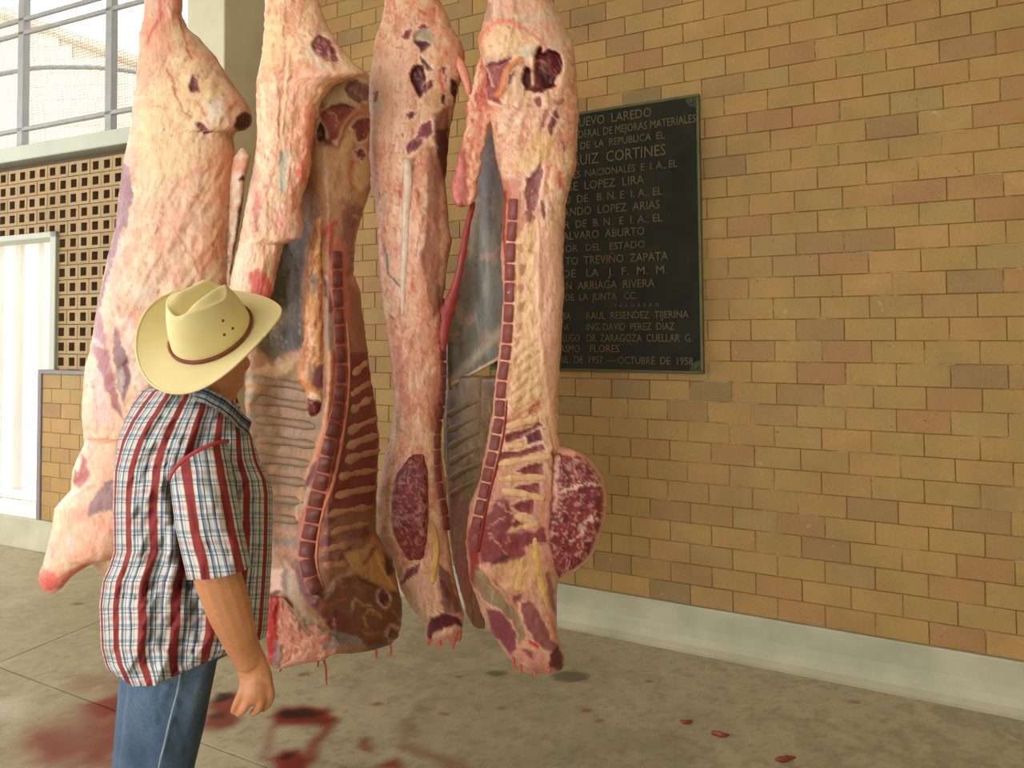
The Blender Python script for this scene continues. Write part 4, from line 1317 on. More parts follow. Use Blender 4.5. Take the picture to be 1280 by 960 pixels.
lay2 += [
    pol(za((420, 300), (500, 230), (600, 160), (700, 130), (760, 160), (760, 330), (600, 330), (470, 360)), (206, 184, 150), .95, 4, 2, .01),
    lne(za((610, 100), (680, 140), (720, 170)), 8, (222, 150, 116), .8, 5), pol(za((580, 240), (600, 200), (650, 185), (715, 215), (735, 310), (640, 325), (600, 290)), (138, 92, 92), 1, 2, 2, .012),
    lne(za((600, 220), (700, 300)), 2, (190, 150, 150), .7, 2, 4), lne(za((640, 200), (720, 280)), 2, (110, 66, 70), .7, 2, 4),
    pol(za((440, 378), (500, 345), (570, 338), (650, 352), (600, 420), (560, 480), (530, 545), (460, 565), (430, 480)), (150, 74, 68), 1, 2, 2, -.03),
    pol(za((430, 440), (450, 470), (470, 540), (420, 560), (405, 520)), (84, 32, 34), 1, 2, 1, -.03), pol(za((450, 390), (520, 390), (540, 440), (470, 490)), (172, 76, 70), .9, 3), lne(za((470, 370), (530, 410), (540, 450)), 2.5, (226, 150, 130), .8, 2, 2, .006),
    lne(za((730, 372), (660, 385), (600, 420), (565, 480), (535, 580)), 9, (190, 124, 86), 1, 3, 1, .015),
    pol(za((620, 480), (660, 430), (728, 415), (735, 500), (700, 550), (660, 562), (645, 500)), (120, 48, 50), 1, 2, 1, -.02),
    pol(za((560, 560), (640, 490), (650, 560), (600, 640), (545, 640)), (206, 162, 112), .9, 4), pol(za((640, 622), (680, 600), (705, 640), (690, 675), (650, 650)), (106, 34, 40), 1, 2),
    lne(za((632, 680), (605, 740), (620, 820), (655, 835)), 3.4, (200, 72, 44), .9, 2.5, 2), pol(za((640, 700), (720, 650), (730, 800), (660, 880), (640, 800)), (212, 176, 118), .8, 5),
    pol(za((400, 580), (500, 610), (620, 640), (600, 760), (600, 900), (420, 900), (380, 760)), (196, 148, 104), .8, 8), lne(za((500, 760), (490, 800)), 2.5, (216, 90, 60), .8, 2), pol(za((510, 720), (560, 700), (580, 780), (540, 820)), (166, 112, 76), .7, 6),
    lne(za((480, 590), (530, 560), (545, 600)), 3, (214, 160, 140), .9, 2, 2, .006), pol(za((400, 540), (470, 540), (540, 590), (450, 590)), (110, 44, 42), .8, 3),
    pol(zb_((90, 200), (200, 30), (260, 180), (215, 600), (250, 860), (50, 970), (-40, 900), (-60, 600), (60, 400)), (84, 76, 52), .95, 8),
    pol(zb_((110, 780), (200, 740), (250, 840), (200, 900), (90, 900)), (64, 54, 50), .8, 10), lne(zb_((170, 640), (120, 700), (60, 760)), 8, (140, 128, 96), .5, 8),
    pol(zb_((470, 60), (540, 20), (600, 40), (560, 180), (545, 440), (480, 470), (470, 250)), (134, 82, 70), .8, 5), noi(2.5, 3.5, .68, .78, (190, 140, 112), .5, .002, 93),
    lne(zb_((550, 100), (580, 110), (545, 240), (535, 400)), 4, (196, 150, 120), .8, 3, 2), lne(zb_((540, 470), (550, 545)), 5, (220, 130, 110), .9, 3, 2, .008),
    lne(zb_((420, 140), (390, 170), (360, 200)), 6, (196, 64, 54), .8, 4), lne(zb_((400, 150), (392, 270), (408, 370), (412, 480), (420, 600)), 4.4, (192, 70, 58), .8, 4, 2, .006),
    lne(zb_((405, 360), (410, 480), (425, 620)), 4, (222, 140, 104), .7, 3), lne(zb_((370, 455), (390, 590)), 2.2, (232, 208, 186), 1, 1.5, .5), pol(zb_((340, 390), (365, 420), (400, 560), (422, 660), (392, 695), (375, 600)), (98, 40, 46), .8, 3),
    pol(zb_((380, 700), (420, 690), (440, 960), (390, 960)), (142, 128, 100), .8, 4), lne(zb_((470, 300), (490, 500), (505, 700), (515, 950)), 5, (166, 106, 76), .8, 4),
    # rib interior
    pol(zc_((-40, 330), (60, 330), (120, 230), (200, 160), (330, 110), (420, 300), (500, 280), (490, 470), (410, 640), (350, 790), (280, 960), (100, 1040), (-40, 960)), (164, 136, 106), .95, 5),
    pol(zc_((-40, 150), (60, 100), (330, 20), (330, 110), (190, 190), (115, 260), (40, 350), (-40, 400)), (196, 158, 116), .95, 4, 2, .012),
]
for k_ in range(9):
    v0 = 468 + k_ * 25
    lay2.append(lne([(306, v0 + 2), (345, v0 + 8), (385, v0 + 14), (402, v0 + 15)], 8, (124, 116, 104), .75, 9, 2))
    lay2.append(lne([(306, v0 + 14), (345, v0 + 20), (392, v0 + 27)], 5, (200, 148, 116), .6, 6, 2))
lay2 += [
    pol([(415, 300), (432, 300), (440, 400), (436, 500), (424, 600), (412, 700), (385, 740), (372, 700), (372, 650), (395, 570), (412, 500), (418, 420)], (196, 112, 88), .95, 4),
    lne([(413, 440), (414, 470), (411, 500), (404, 540), (396, 562), (385, 592), (375, 622), (370, 650)], 6, (228, 160, 116), .95, 3, 2, .012),
    pol(zc_((450, 600), (440, 690), (400, 760), (345, 810), (370, 740)), (122, 74, 84), .9, 3), pol(zc_((360, 790), (400, 770), (370, 900), (330, 960), (310, 900)), (206, 180, 146), .8, 3),
    pol([(436, 440), (466, 440), (472, 520), (474, 560), (470, 640), (420, 660), (408, 640), (424, 600), (432, 520)], (124, 50, 44), .95, 4),
    lne([(431, 500), (427, 530), (422, 560), (418, 605)], 7, (140, 16, 16), .9, 4), pol([(415, 590), (425, 560), (440, 610), (425, 630), (412, 622)], (120, 18, 18), .7, 6),
    pol([(436, 345), (452, 370), (462, 440), (436, 440)], (150, 92, 66), .8, 5),
    # neck
    pol(zd((330, 0), (640, -40), (640, 130), (560, 230), (500, 330), (340, 420), (310, 300)), (150, 96, 72), .9, 5),
    pol(zd((340, 30), (420, 40), (330, 110)), (110, 44, 40), .9, 3), pol(zd((310, 180), (360, 140), (400, 150), (380, 190), (315, 205)), (112, 50, 46), .9, 3), pol(zd((470, 130), (590, 80), (610, 120), (560, 150), (480, 165)), (126, 62, 54), .9, 3),
    pol(zd((420, 250), (450, 225), (460, 260), (430, 285)), (110, 50, 46), .8, 3), pol(zd((320, 260), (350, 240), (355, 270), (325, 285)), (116, 62, 56), .8, 3), pol(zd((410, 190), (510, 175), (500, 220), (410, 230)), (132, 62, 58), .8, 3),
    pol(zd((630, 130), (560, 215), (460, 240), (500, 330), (560, 360), (640, 430), (720, 470), (770, 480), (710, 350), (650, 210)), (196, 142, 86), .95, 4),
    pol(zd((600, 220), (640, 180), (640, 215), (590, 290), (560, 310)), (110, 60, 46), .9, 3), pol(zd((675, 215), (735, 285), (738, 370), (705, 360)), (88, 40, 40), .95, 3),
    lne(zd((640, 220), (680, 330), (740, 430)), 3, (226, 176, 116), .8, 3, 2, .006), lne(zd((600, 280), (590, 350), (600, 390)), 3, (150, 100, 66), .7, 3),
    pol(zd((250, 450), (340, 480), (440, 370), (560, 370), (770, 470), (800, 560), (775, 700), (690, 800), (620, 815), (560, 750), (470, 700), (360, 640), (280, 540)), (120, 66, 46), .95, 4, 3, .02),
    noi(7, 7, .84, .97, (0, 0, 0), 0.0, 0, 5),
    lne(zd((500, 570), (490, 520), (530, 500), (600, 540)), 3, (196, 144, 84), .8, 3, 4, .006), lne(zd((590, 650), (580, 580), (640, 560), (680, 600)), 3, (188, 136, 80), .8, 3, 4, .006), lne(zd((640, 450), (680, 440), (720, 470), (700, 540)), 2.4, (200, 150, 110), .8, 2, 2, .005),
    lne(zd((700, 560), (760, 580), (780, 640)), 3, (176, 120, 80), .7, 3, 4, .005), lne(zd((540, 660), (620, 700), (690, 690)), 3, (170, 110, 74), .7, 3, 4, .005), lne(zd((430, 420), (520, 440), (600, 430)), 4, (150, 96, 66), .7, 3, 4),
    pol(zd((650, 465), (680, 438), (712, 470), (712, 530), (685, 545), (655, 515)), (100, 40, 42), 1, 2), pol(zd((705, 690), (730, 655), (770, 680), (765, 730), (720, 735)), (112, 46, 44), 1, 2), lne(zd((705, 700), (730, 655), (772, 685)), 1.8, (190, 130, 90), .9, 2),
    pol(zd((345, 600), (400, 560), (500, 620), (480, 700), (380, 670)), (118, 52, 46), .8, 4, 3), lne(zd((400, 610), (405, 660)), 2, (226, 160, 130), .8, 2), lne(zd((330, 540), (420, 530), (460, 480)), 3, (190, 90, 70), .7, 3, 3),
    lne(zd((190, 280), (200, 380), (250, 480), (290, 540)), 9, (124, 66, 70), .85, 4), pol(zd((330, 460), (370, 440), (400, 470), (350, 500)), (126, 96, 78), .7, 3),
    pol(zd((60, 560), (170, 540), (230, 610), (280, 700), (370, 680), (480, 770), (400, 860), (290, 810), (180, 830), (130, 880), (40, 900)), (220, 144, 122), .95, 4, 3, .012),
    pol(zd((110, 280), (170, 330), (230, 560), (320, 620), (250, 720), (190, 640), (110, 500)), (196, 164, 132), .9, 6), lne(zd((130, 330), (120, 460), (180, 600), (250, 720)), 5, (120, 80, 66), .7, 5, 2, -.01),
    pol(zd((375, 690), (430, 680), (560, 722), (560, 752), (420, 760)), (146, 136, 128), .9, 4), lne(zd((150, 660), (180, 740), (170, 800)), 4, (236, 186, 156), .7, 4), pol(zd((60, 780), (110, 800), (100, 880), (60, 885)), (120, 98, 92), .7, 4),
    pol(zd((40, 320), (110, 330), (100, 450), (40, 460)), (232, 190, 168), .9, 4), pol(zd((30, 460), (85, 440), (75, 560), (35, 570)), (90, 26, 40), .95, 3), pol(zd((85, 480), (108, 500), (80, 640), (60, 760), (50, 890), (10, 880), (20, 680), (60, 590)), (180, 26, 30), .95, 3, 2, .008),
    pol(zd((580, 750), (640, 780), (690, 780), (660, 800), (620, 815)), (80, 36, 34), .9, 3),
]
lay2 = [q for q in lay2 if not (q[0] == 'n' and q[6] == 0.0)]
slab('body', L2p, R2p, yb2, .10, .10, (178, 128, 92), lay2, C2, p=3.2, rag=1.2, back=(214, 160, 128), gain=.84)
F2 = FRONT
slab('neck_flap', [(334, 745), (333, 770), (334, 800), (336, 826), (341, 836)], [(352, 745), (372, 765), (398, 780), (420, 795), (428, 806), (418, 817), (404, 826), (380, 829), (352, 836)], lambda u, v: Yd - .085, .02, .03, (222, 146, 124),
     [noi(10, 14, .5, .66, (232, 180, 150), .8, .004, 5), noi(4, 6, .6, .72, (190, 84, 76), .6, .002, 15), noi(5, 22, .8, .97, (240, 196, 168), .7, .003, 35, True), pol([(398, 785), (432, 790), (432, 812), (404, 812)], (150, 138, 130), .9, 5), pol([(330, 740), (350, 740), (346, 800), (340, 836), (328, 836)], (176, 28, 32), .95, 4), pol([(342, 800), (354, 808), (350, 834), (340, 836)], (124, 96, 92), .7, 4)], C2, rag=2.4, taper=8)
def y_in(u, v): return float(yb2(np.array(u, float), np.array(v, float)))
bars('rib', [((309, 474 + k * 24.5), (400 - max(0, k - 3) * 6, 487 + k * 23.5)) for k in range(8)], lambda u, v: F2(u, v) + .0035, 6.2, (146, 116, 90), C2, 70, .7)
vj2 = [(421, 312), (422, 337), (422, 360), (423, 385), (424, 406), (425, 431), (427, 455), (425, 480), (424, 503), (419, 527), (414, 548), (408, 571), (403, 592), (397, 614), (392, 635), (389, 655), (384, 676), (381, 698), (387, 722), (397, 742)]
vertebrae(vj2, lambda u, v: F2(u, v) + .006, lambda v: 15 if v < 440 else min(20, 15 + (v - 440) * .05), (114, 56, 46), C2, .02, 9)
cord('marrow_channel', [(433, 400), (436, 455), (434, 500), (427, 550), (416, 605), (402, 650), (396, 700), (403, 736)], lambda u, v: F2(u, v) - .002, [1.6, 1.8, 2.2, 2.4, 2.2, 2, 1.6], (206, 130, 96), C2, seed=18)
b2 = [((640, 130), (735, 45)), ((630, 250), (745, 170)), ((630, 340), (755, 262)), ((610, 460), (785, 372)), ((600, 545), (795, 470)), ((590, 625), (800, 560)), ((560, 715), (790, 672)), ((535, 825), (785, 772)), ((500, 930), (760, 882))]
bars('spinous_process', [tuple(zc_(*q)) for q in b2] + [tuple(zd((340, 130), (600, 62))), tuple(zd((330, 225), (500, 182))), tuple(zd((340, 310), (480, 300)))], lambda u, v: F2(u, v) + .0015, 5.2, (172, 118, 86), C2, 40, .5)
# kidney strip hanging inside
slab('kidney_strip', [(394, 268), (388, 300), (383, 340), (380, 380), (380, 410), (378, 440), (374, 458), (372, 475), (376, 480), (384, 492), (384, 512), (387, 521)],
     [(405, 268), (403, 310), (405, 350), (407, 400), (408, 440), (409, 480), (407, 501), (402, 514), (393, 521)], Yd - .03, .055, .05, (206, 142, 88),
     [noi(4, 8, .5, .68, (226, 176, 120), .7, .004, 5), noi(5, 9, .58, .72, (150, 78, 56), .7, 0, 15), pol(zb_((280, 440), (305, 440), (312, 560), (290, 570)), (130, 120, 104), .9, 4),
      lne(zb_((305, 370), (270, 470), (262, 600)), 2, (120, 66, 46), .7, 2), pol(zc_((440, 70), (492, 80), (486, 200), (440, 210), (400, 180)), (120, 66, 78), .9, 4), pol(zc_((380, 100), (430, 60), (420, 150), (380, 170)), (150, 120, 100), .7, 4),
      pol(zc_((395, 232), (440, 235), (478, 260), (472, 292), (430, 275), (400, 258)), (228, 196, 160), .95, 3, 1, .008), pol(zc_((385, 262), (430, 276), (475, 296), (460, 352), (400, 375), (380, 365)), (106, 20, 30), 1, 2), lne(zb_((290, 780), (285, 860)), 5, (230, 180, 150), .7, 4), lne(zb_((350, 760), (340, 900)), 4, (140, 50, 40), .7, 4)], C2, rag=2.0, taper=8)
# outer leg and flank in front of the opening
LG = [(341, -120), (335, -60), (331, 0), (330, 41), (325, 81), (320, 103), (321, 173), (318, 203), (310, 242), (299, 302), (289, 345), (284, 372), (284, 386)]
RGp = [(375, -120), (388, -60), (399, 5), (407, 27), (423, 54), (442, 79), (456, 91), (452, 95), (436, 99), (418, 107), (402, 126), (397, 146), (394, 166), (391, 185), (389, 206), (385, 229), (378, 246), (377, 262), (380, 284), (379, 297), (368, 303), (355, 304), (350, 325), (346, 340), (341, 365), (336, 376), (322, 386)]
lay2b = list(FATNOISE) + [
    pol(za((370, -20), (410, -60), (440, -80), (500, -40), (545, 70), (525, 85), (470, 70), (410, 50)), (132, 62, 78), 1, 2, 1.5, -.012), lne(za((480, -30), (520, 40)), 2.4, (80, 30, 44), .8, 2), lne(za((485, 20), (495, 70), (500, 120)), 2.6, (240, 190, 160), .9, 2, 1, .006),
    pol(za((330, 30), (390, 10), (480, 90), (520, 150), (400, 120)), (222, 202, 178), .8, 5), pol(za((80, -200), (220, -200), (200, 100), (100, 180)), (244, 208, 150), .5, 12),
    lne(za((60, 200), (80, 400), (100, 460)), 2.6, (214, 150, 110), .7, 2, 1, -.006), lne(za((225, 90), (205, 260), (185, 420), (195, 530)), 2.6, (196, 116, 88), .8, 2, 1.5, -.008), lne(za((240, 80), (225, 260), (205, 500)), 4, (246, 206, 160), .8, 3, 1, .008),
    pol(za((300, 100), (520, 150), (600, 150), (470, 250), (400, 330), (300, 400), (240, 350), (260, 200)), (240, 180, 152), .8, 10),
    pol(za((440, 230), (600, 150), (610, 180), (500, 250), (430, 330), (400, 400), (380, 380)), (222, 172, 118), .9, 4, 3, .008),
    pol(za((330, 330), (420, 320), (410, 480), (390, 640), (370, 760), (310, 880), (300, 700), (330, 620), (300, 520)), (222, 140, 108), .9, 4, 4, .01), noi(3, 3.4, .56, .68, (240, 180, 140), .5, .0012, 63),
    lne(za((420, 400), (400, 520), (385, 640)), 3, (160, 56, 46), .7, 3, 3), pol(za((285, 720), (310, 700), (330, 760), (290, 790)), (206, 70, 54), .8, 4), lne(za((320, 640), (350, 760), (340, 800)), 4, (214, 110, 88), .7, 4, 4),
    pol(za((190, 620), (235, 610), (235, 720), (225, 880), (190, 860)), (182, 182, 166), .9, 4, 1, -.004), lne(za((180, 560), (165, 700), (120, 860), (70, 960)), 3, (206, 120, 92), .7, 3), lne(za((60, 640), (80, 760), (60, 900)), 4, (246, 208, 170), .7, 4),
    lne(za((255, 720), (280, 960)), 3, (190, 80, 80), .7, 3), pol(za((0, 660), (45, 640), (50, 800), (0, 900)), (176, 130, 124), .7, 5),
    pol([(318, 240), (326, 240), (322, 290), (316, 300)], (176, 84, 84), .7, 5), pol([(299, 310), (320, 290), (318, 350), (300, 386), (284, 386)], (226, 196, 166), .8, 6),
    pol([(310, 345), (324, 335), (342, 355), (338, 376), (315, 386)], (204, 66, 60), .8, 6, 3), lne([(352, 260), (348, 310), (342, 350)], 3, (196, 100, 110), .7, 4), lne([(332, 240), (330, 290), (326, 340)], 3, (240, 186, 150), .7, 4),
    pol([(366, 285), (376, 285), (380, 298), (366, 302)], (206, 180, 180), .8, 4), lne([(352, 262), (360, 300)], 2, (196, 110, 110), .7, 3),
]
slab('hind_leg', LG, RGp, Yd - .12, .10, .10, FAT, lay2b, C2, p=2.4, rag=1.1, taper=10, back=(200, 140, 110))
for k_, (u_, v_, h_) in enumerate(((403, 818, 38), (397, 818, 16), (470, 812, 12), (488, 806, 14), (350, 830, 10))):
    cord('shred', [(u_, v_), (u_ + (4 if k_ == 0 else 1), v_ + h_ * .45), (u_ + (5 if k_ == 0 else 0), v_ + h_)], Yd - .03, [2.0, 1.4, 1.0], (190, 84, 78), C2, seed=k_ + 9)

# ---- leftmost side: creamy outer face
C1 = root(190, 800, 2.62, 'leftmost beef side, creamy fat outer face, foreleg bent out behind the man in the hat')
Yd = 2.62
L1p = [(188, -120), (184, -60), (180, 0), (180, 20), (174, 41), (172, 75), (167, 124), (161, 169), (154, 202), (148, 244), (144, 285), (135, 319), (127, 356), (122, 378), (112, 439), (106, 457), (102, 515), (104, 540), (106, 580), (108, 640), (110, 690), (118, 710), (130, 721), (140, 760), (155, 800)]
R1p = [(216, -120), (222, -60), (229, 0), (227, 19), (236, 37), (247, 45), (270, 71), (285, 97), (300, 116), (313, 135), (315, 148), (314, 157), (306, 163), (296, 164), (292, 172), (294, 195), (291, 230), (288, 300), (286, 345), (284, 400), (275, 450), (268, 500), (258, 600), (245, 700), (230, 770), (215, 800)]
ze = lambda *p: Z(60, 0, 2.667, p)
zf = lambda *p: Z(90, 160, 4.0, p)
zg = lambda *p: Z(40, 380, 4.361, p)
zh = lambda *p: Z(0, 420, 2.825, p)
lay1 = [noi(12, 60, .42, .7, (238, 196, 158), .35, .005, 104, False, .55), noi(5, 34, .6, .74, (214, 140, 112), .6, -.003, 114, False, .6), noi(4, 40, .84, .98, (248, 220, 186), .6, .002, 124, True, .5), noi(26, 30, .5, .7, (226, 160, 130), .6, 0, 134), noi(22, 34, .5, .7, (232, 176, 146), .6, seed=14), noi(10, 20, .52, .74, (248, 222, 180), .6, seed=24), noi(4, 7, .66, .78, (210, 110, 90), .45, seed=34), noi(9, 36, .80, .98, (222, 150, 122), .4, 0.002, 44, True)]
lay1 += [
    pol(ze((330, 320), (480, 200), (560, 330), (480, 560), (340, 640), (290, 500)), (242, 214, 160), .6, 20),
    pol(ze((310, -150), (460, -150), (450, 60), (400, 100), (330, 180), (300, 130)), (232, 158, 132), .7, 8), lne(ze((375, 0), (372, 60), (330, 140)), 4, (206, 90, 78), .7, 4), lne(ze((400, 20), (410, 60)), 4, (244, 206, 170), .8, 4, 1, .008), lne(ze((345, 0), (345, 50)), 6, (206, 186, 160), .8, 5),
    lne(ze((440, 60), (455, 130), (480, 195)), 3, (180, 80, 64), .9, 2.5, 2, -.006), lne(ze((400, 230), (430, 310), (450, 370), (475, 385)), 2.4, (190, 84, 68), .8, 2.5, 2, -.006), lne(ze((500, 250), (490, 330), (530, 390)), 2.4, (206, 110, 90), .7, 3, 2), lne(ze((400, 140), (410, 170)), 2, (206, 110, 90), .8, 2),
    lne(ze((480, 180), (560, 190), (640, 300), (670, 360)), 8, (226, 160, 116), .7, 6, 2), lne(ze((560, 230), (620, 290)), 5, (190, 110, 76), .5, 5),
    pol(ze((485, 245), (500, 270), (506, 305), (470, 305), (465, 280)), (116, 62, 64), 1, 1.5, 1.5, -.008), pol(ze((488, 408), (510, 408), (545, 440), (520, 448), (498, 425)), (112, 48, 56), 1, 1.5, 1.5, -.008),
    pol(ze((505, 270), (540, 270), (530, 310), (505, 310)), (236, 196, 140), .8, 4), pol(ze((520, 330), (590, 320), (610, 400), (540, 410)), (226, 206, 184), .8, 6, 2, .01),
    pol(ze((620, 420), (630, 390), (655, 372), (690, 395), (690, 430), (640, 440)), (92, 54, 46), 1, 2, 1.5, -.012), lne(ze((600, 360), (640, 330), (670, 350)), 6, (230, 160, 130), .8, 4, 1, .012),
    lne(ze((350, 350), (430, 370), (520, 430)), 1.6, (206, 150, 110), .6, 2, 2), lne(ze((410, 453), (422, 455)), 2, (130, 140, 140), .8, 2), pol(ze((330, 560), (370, 590), (340, 680), (310, 640)), (226, 210, 176), .7, 6),
    pol(ze((560, 450), (620, 520), (600, 700), (520, 560)), (236, 172, 132), .7, 12), lne(ze((480, 590), (560, 520)), 3, (210, 130, 96), .6, 4, 3), lne(ze((440, 610), (500, 560)), 2, (206, 110, 90), .6, 3, 3),
    lne(zf((690, 440), (760, 390), (775, 400)), 2.4, (236, 190, 160), .8, 2, 2, .006), lne(zf((720, 620), (760, 480)), 2.5, (200, 110, 90), .6, 3), lne(zf((530, 540), (620, 660), (640, 720)), 2.6, (206, 140, 104), .7, 3, 2, -.006), lne(zf((380, 640), (430, 800)), 5, (236, 200, 176), .7, 6),
    pol(zf((640, 320), (760, 300), (765, 620), (640, 700), (600, 560), (720, 460)), (232, 166, 128), .6, 10), pol(zf((300, 800), (420, 780), (380, 900), (310, 880)), (230, 204, 184), .7, 10), lne(zf((235, 890), (240, 950)), 4, (226, 90, 86), .8, 4),
    pol(zf((250, 170), (285, 200), (298, 330), (275, 500), (240, 580), (205, 660), (160, 820), (130, 970), (100, 970), (150, 780), (215, 480)), (134, 62, 70), .97, 3, 2, -.004), lne(zf((290, 220), (298, 340), (275, 500)), 2, (120, 56, 60), .7, 2), lne(zf((260, 500), (230, 580), (200, 690)), 3, (230, 180, 160), .8, 3, 2, .005),
    pol(zg((340, 30), (370, 30), (392, 120), (430, 350), (480, 560), (505, 640), (440, 560), (380, 400), (330, 250)), (160, 84, 90), .9, 4, 2), lne(zg((330, 200), (400, 240)), 5, (222, 196, 180), .8, 5, 3),
    pol(zg((452, 120), (470, 150), (520, 290), (545, 420), (505, 540), (460, 440), (440, 250)), (132, 84, 90), .95, 3, 2), pol(zg((440, 360), (490, 330), (520, 420), (490, 500)), (206, 188, 176), .6, 6, 3), pol(zg((490, 300), (520, 290), (540, 400), (500, 470)), (120, 54, 62), .8, 4, 3),
    pol(zg((310, 330), (360, 350), (420, 560), (440, 660), (340, 640)), (222, 184, 176), .8, 8), lne(zg((330, 420), (350, 560), (350, 700)), 3, (180, 140, 130), .6, 4), pol(zg((280, 500), (330, 500), (320, 700), (270, 800)), (240, 190, 158), .8, 8),
    pol(zg((480, 60), (560, 100), (580, 350), (640, 420), (560, 500), (520, 290)), (226, 206, 190), .6, 8), pol(zh((250, 420), (400, 500), (400, 720), (300, 700)), (238, 190, 160), .6, 10),
    pol(zh((400, 510), (370, 520), (320, 590), (308, 645), (350, 625), (400, 615)), (160, 128, 132), .95, 3, 2), lne(zh((390, 530), (330, 620)), 4, (206, 186, 186), .6, 4, 3),
]
slab('body', L1p, R1p, lambda u, v: Yd - .0003 * (u - 200), .16, .12, FAT, lay1, C1, p=2.3, rag=.8, back=(190, 130, 110), gain=.86)
slab('flank_strip', [(301, 185), (290, 198), (286, 214), (284, 255), (283, 285), (282, 315), (282, 350), (284, 380)], [(305, 185), (314, 195), (311, 207), (307, 222), (304, 250), (299, 285), (292, 320), (288, 350), (286, 380)], Yd - .06, .03, .03, (238, 214, 190),
     [noi(5, 9, .5, .7, (230, 180, 150), .7, .003, 3), pol(zf((835, 420), (860, 290), (850, 420), (800, 730), (788, 730), (815, 560)), (76, 44, 64), .95, 3), pol(zf((830, 250), (860, 230), (870, 260), (835, 272)), (80, 30, 34), .95, 2), pol(zf((800, 160), (890, 150), (870, 220), (790, 220)), (228, 160, 124), .8, 5),
      lne(zf((772, 320), (778, 480), (775, 700)), 2, (90, 60, 60), .7, 2, 4), lne(zf((770, 190), (785, 215)), 5, (196, 76, 60), .8, 3)], C1, rag=1.0, taper=8)
slab('foreleg', [(109, 548), (97, 572), (90, 590), (89, 612), (78, 624), (68, 636), (65, 661), (55, 700), (49, 716), (48, 726), (53, 737), (60, 742)],
     [(172, 548), (170, 600), (168, 640), (162, 672), (150, 692), (136, 701), (116, 705), (100, 713), (88, 722), (78, 735), (68, 742)], Yd - .10, .085, .10, (242, 188, 158),
     [noi(16, 22, .5, .7, (236, 166, 142), .7, seed=5), noi(9, 14, .56, .72, (246, 214, 176), .7, seed=6), pol(zh((290, 400), (320, 490), (280, 545), (262, 520), (285, 470)), (168, 80, 84), .9, 3, 2, -.008), pol(zh((260, 470), (275, 480), (270, 520), (258, 510)), (150, 70, 66), .8, 2),
      lne(zh((330, 520), (290, 540), (215, 590), (190, 620)), 5, (246, 200, 172), .7, 5, 2, .012), pol(zh((400, 510), (370, 520), (320, 590), (308, 645), (350, 625), (400, 615)), (160, 128, 132), .95, 3, 2),
      pol(zh((130, 860), (150, 810), (200, 850), (240, 830), (330, 790), (300, 830), (220, 890), (150, 905)), (222, 112, 100), .85, 5, 2), pol(zh((135, 850), (200, 855), (215, 890), (150, 905)), (216, 100, 92), .8, 4), pol(zh((180, 740), (200, 760), (190, 800), (175, 780)), (170, 160, 156), .7, 4), pol(zh((230, 700), (270, 720), (240, 760)), (216, 200, 186), .7, 6), lne(zh((150, 800), (153, 812)), 2, (70, 50, 50), .8, 2)], C1, p=2.2, rag=.5, taper=10)

# ---- rail and hooks they hang from
rail = box_obj('trim_4', (-3.2, 1.6, RAIL_Y - .012, RAIL_Y + .012, RAIL_Z, RAIL_Z + .09), M['iron'])
structure(rail)
for x in (-3.0, -1.0, 1.2):
    h = box_obj('hanger_rod', (x - .02, x + .02, RAIL_Y - .02, RAIL_Y + .02, RAIL_Z + .09, ZT), M['iron'], rail)
for (u, Yk, lab) in ((202, 2.62, 'leftmost'), (358, 2.32, 'second from left'), (508, 2.60, 'third from left'), (640, 2.42, 'rightmost')):
    p = at(u, -112, Yk)
    r = tag(empty('meat_hook', (p[0], RAIL_Y, RAIL_Z)), 'iron hook on the overhead rail carrying the %s beef side' % lab, 'hook', 'meat hooks on the rail')
    q = [Vector((p[0], RAIL_Y + .03, RAIL_Z + .03)), Vector((p[0], RAIL_Y + .035, RAIL_Z + .10)), Vector((p[0], RAIL_Y, RAIL_Z + .115)), Vector((p[0], RAIL_Y - .035, RAIL_Z + .09)), Vector((p[0], RAIL_Y - .03, RAIL_Z - .06)),
         Vector((p[0], (RAIL_Y + p[1]) / 2, (RAIL_Z + p[2]) / 2)), Vector((p[0], p[1] - .02, p[2] + .05)), Vector((p[0], p[1], p[2] - .08)), Vector((p[0], p[1] + .05, p[2] - .06)), Vector((p[0], p[1] + .06, p[2]))]
    V, F = tube_geo(smooth_path([v[:] for v in q], 40), .009, 8)
    o = link('hook', mesh_from('hook', V, F), M['iron'])
    reparent(o, r)
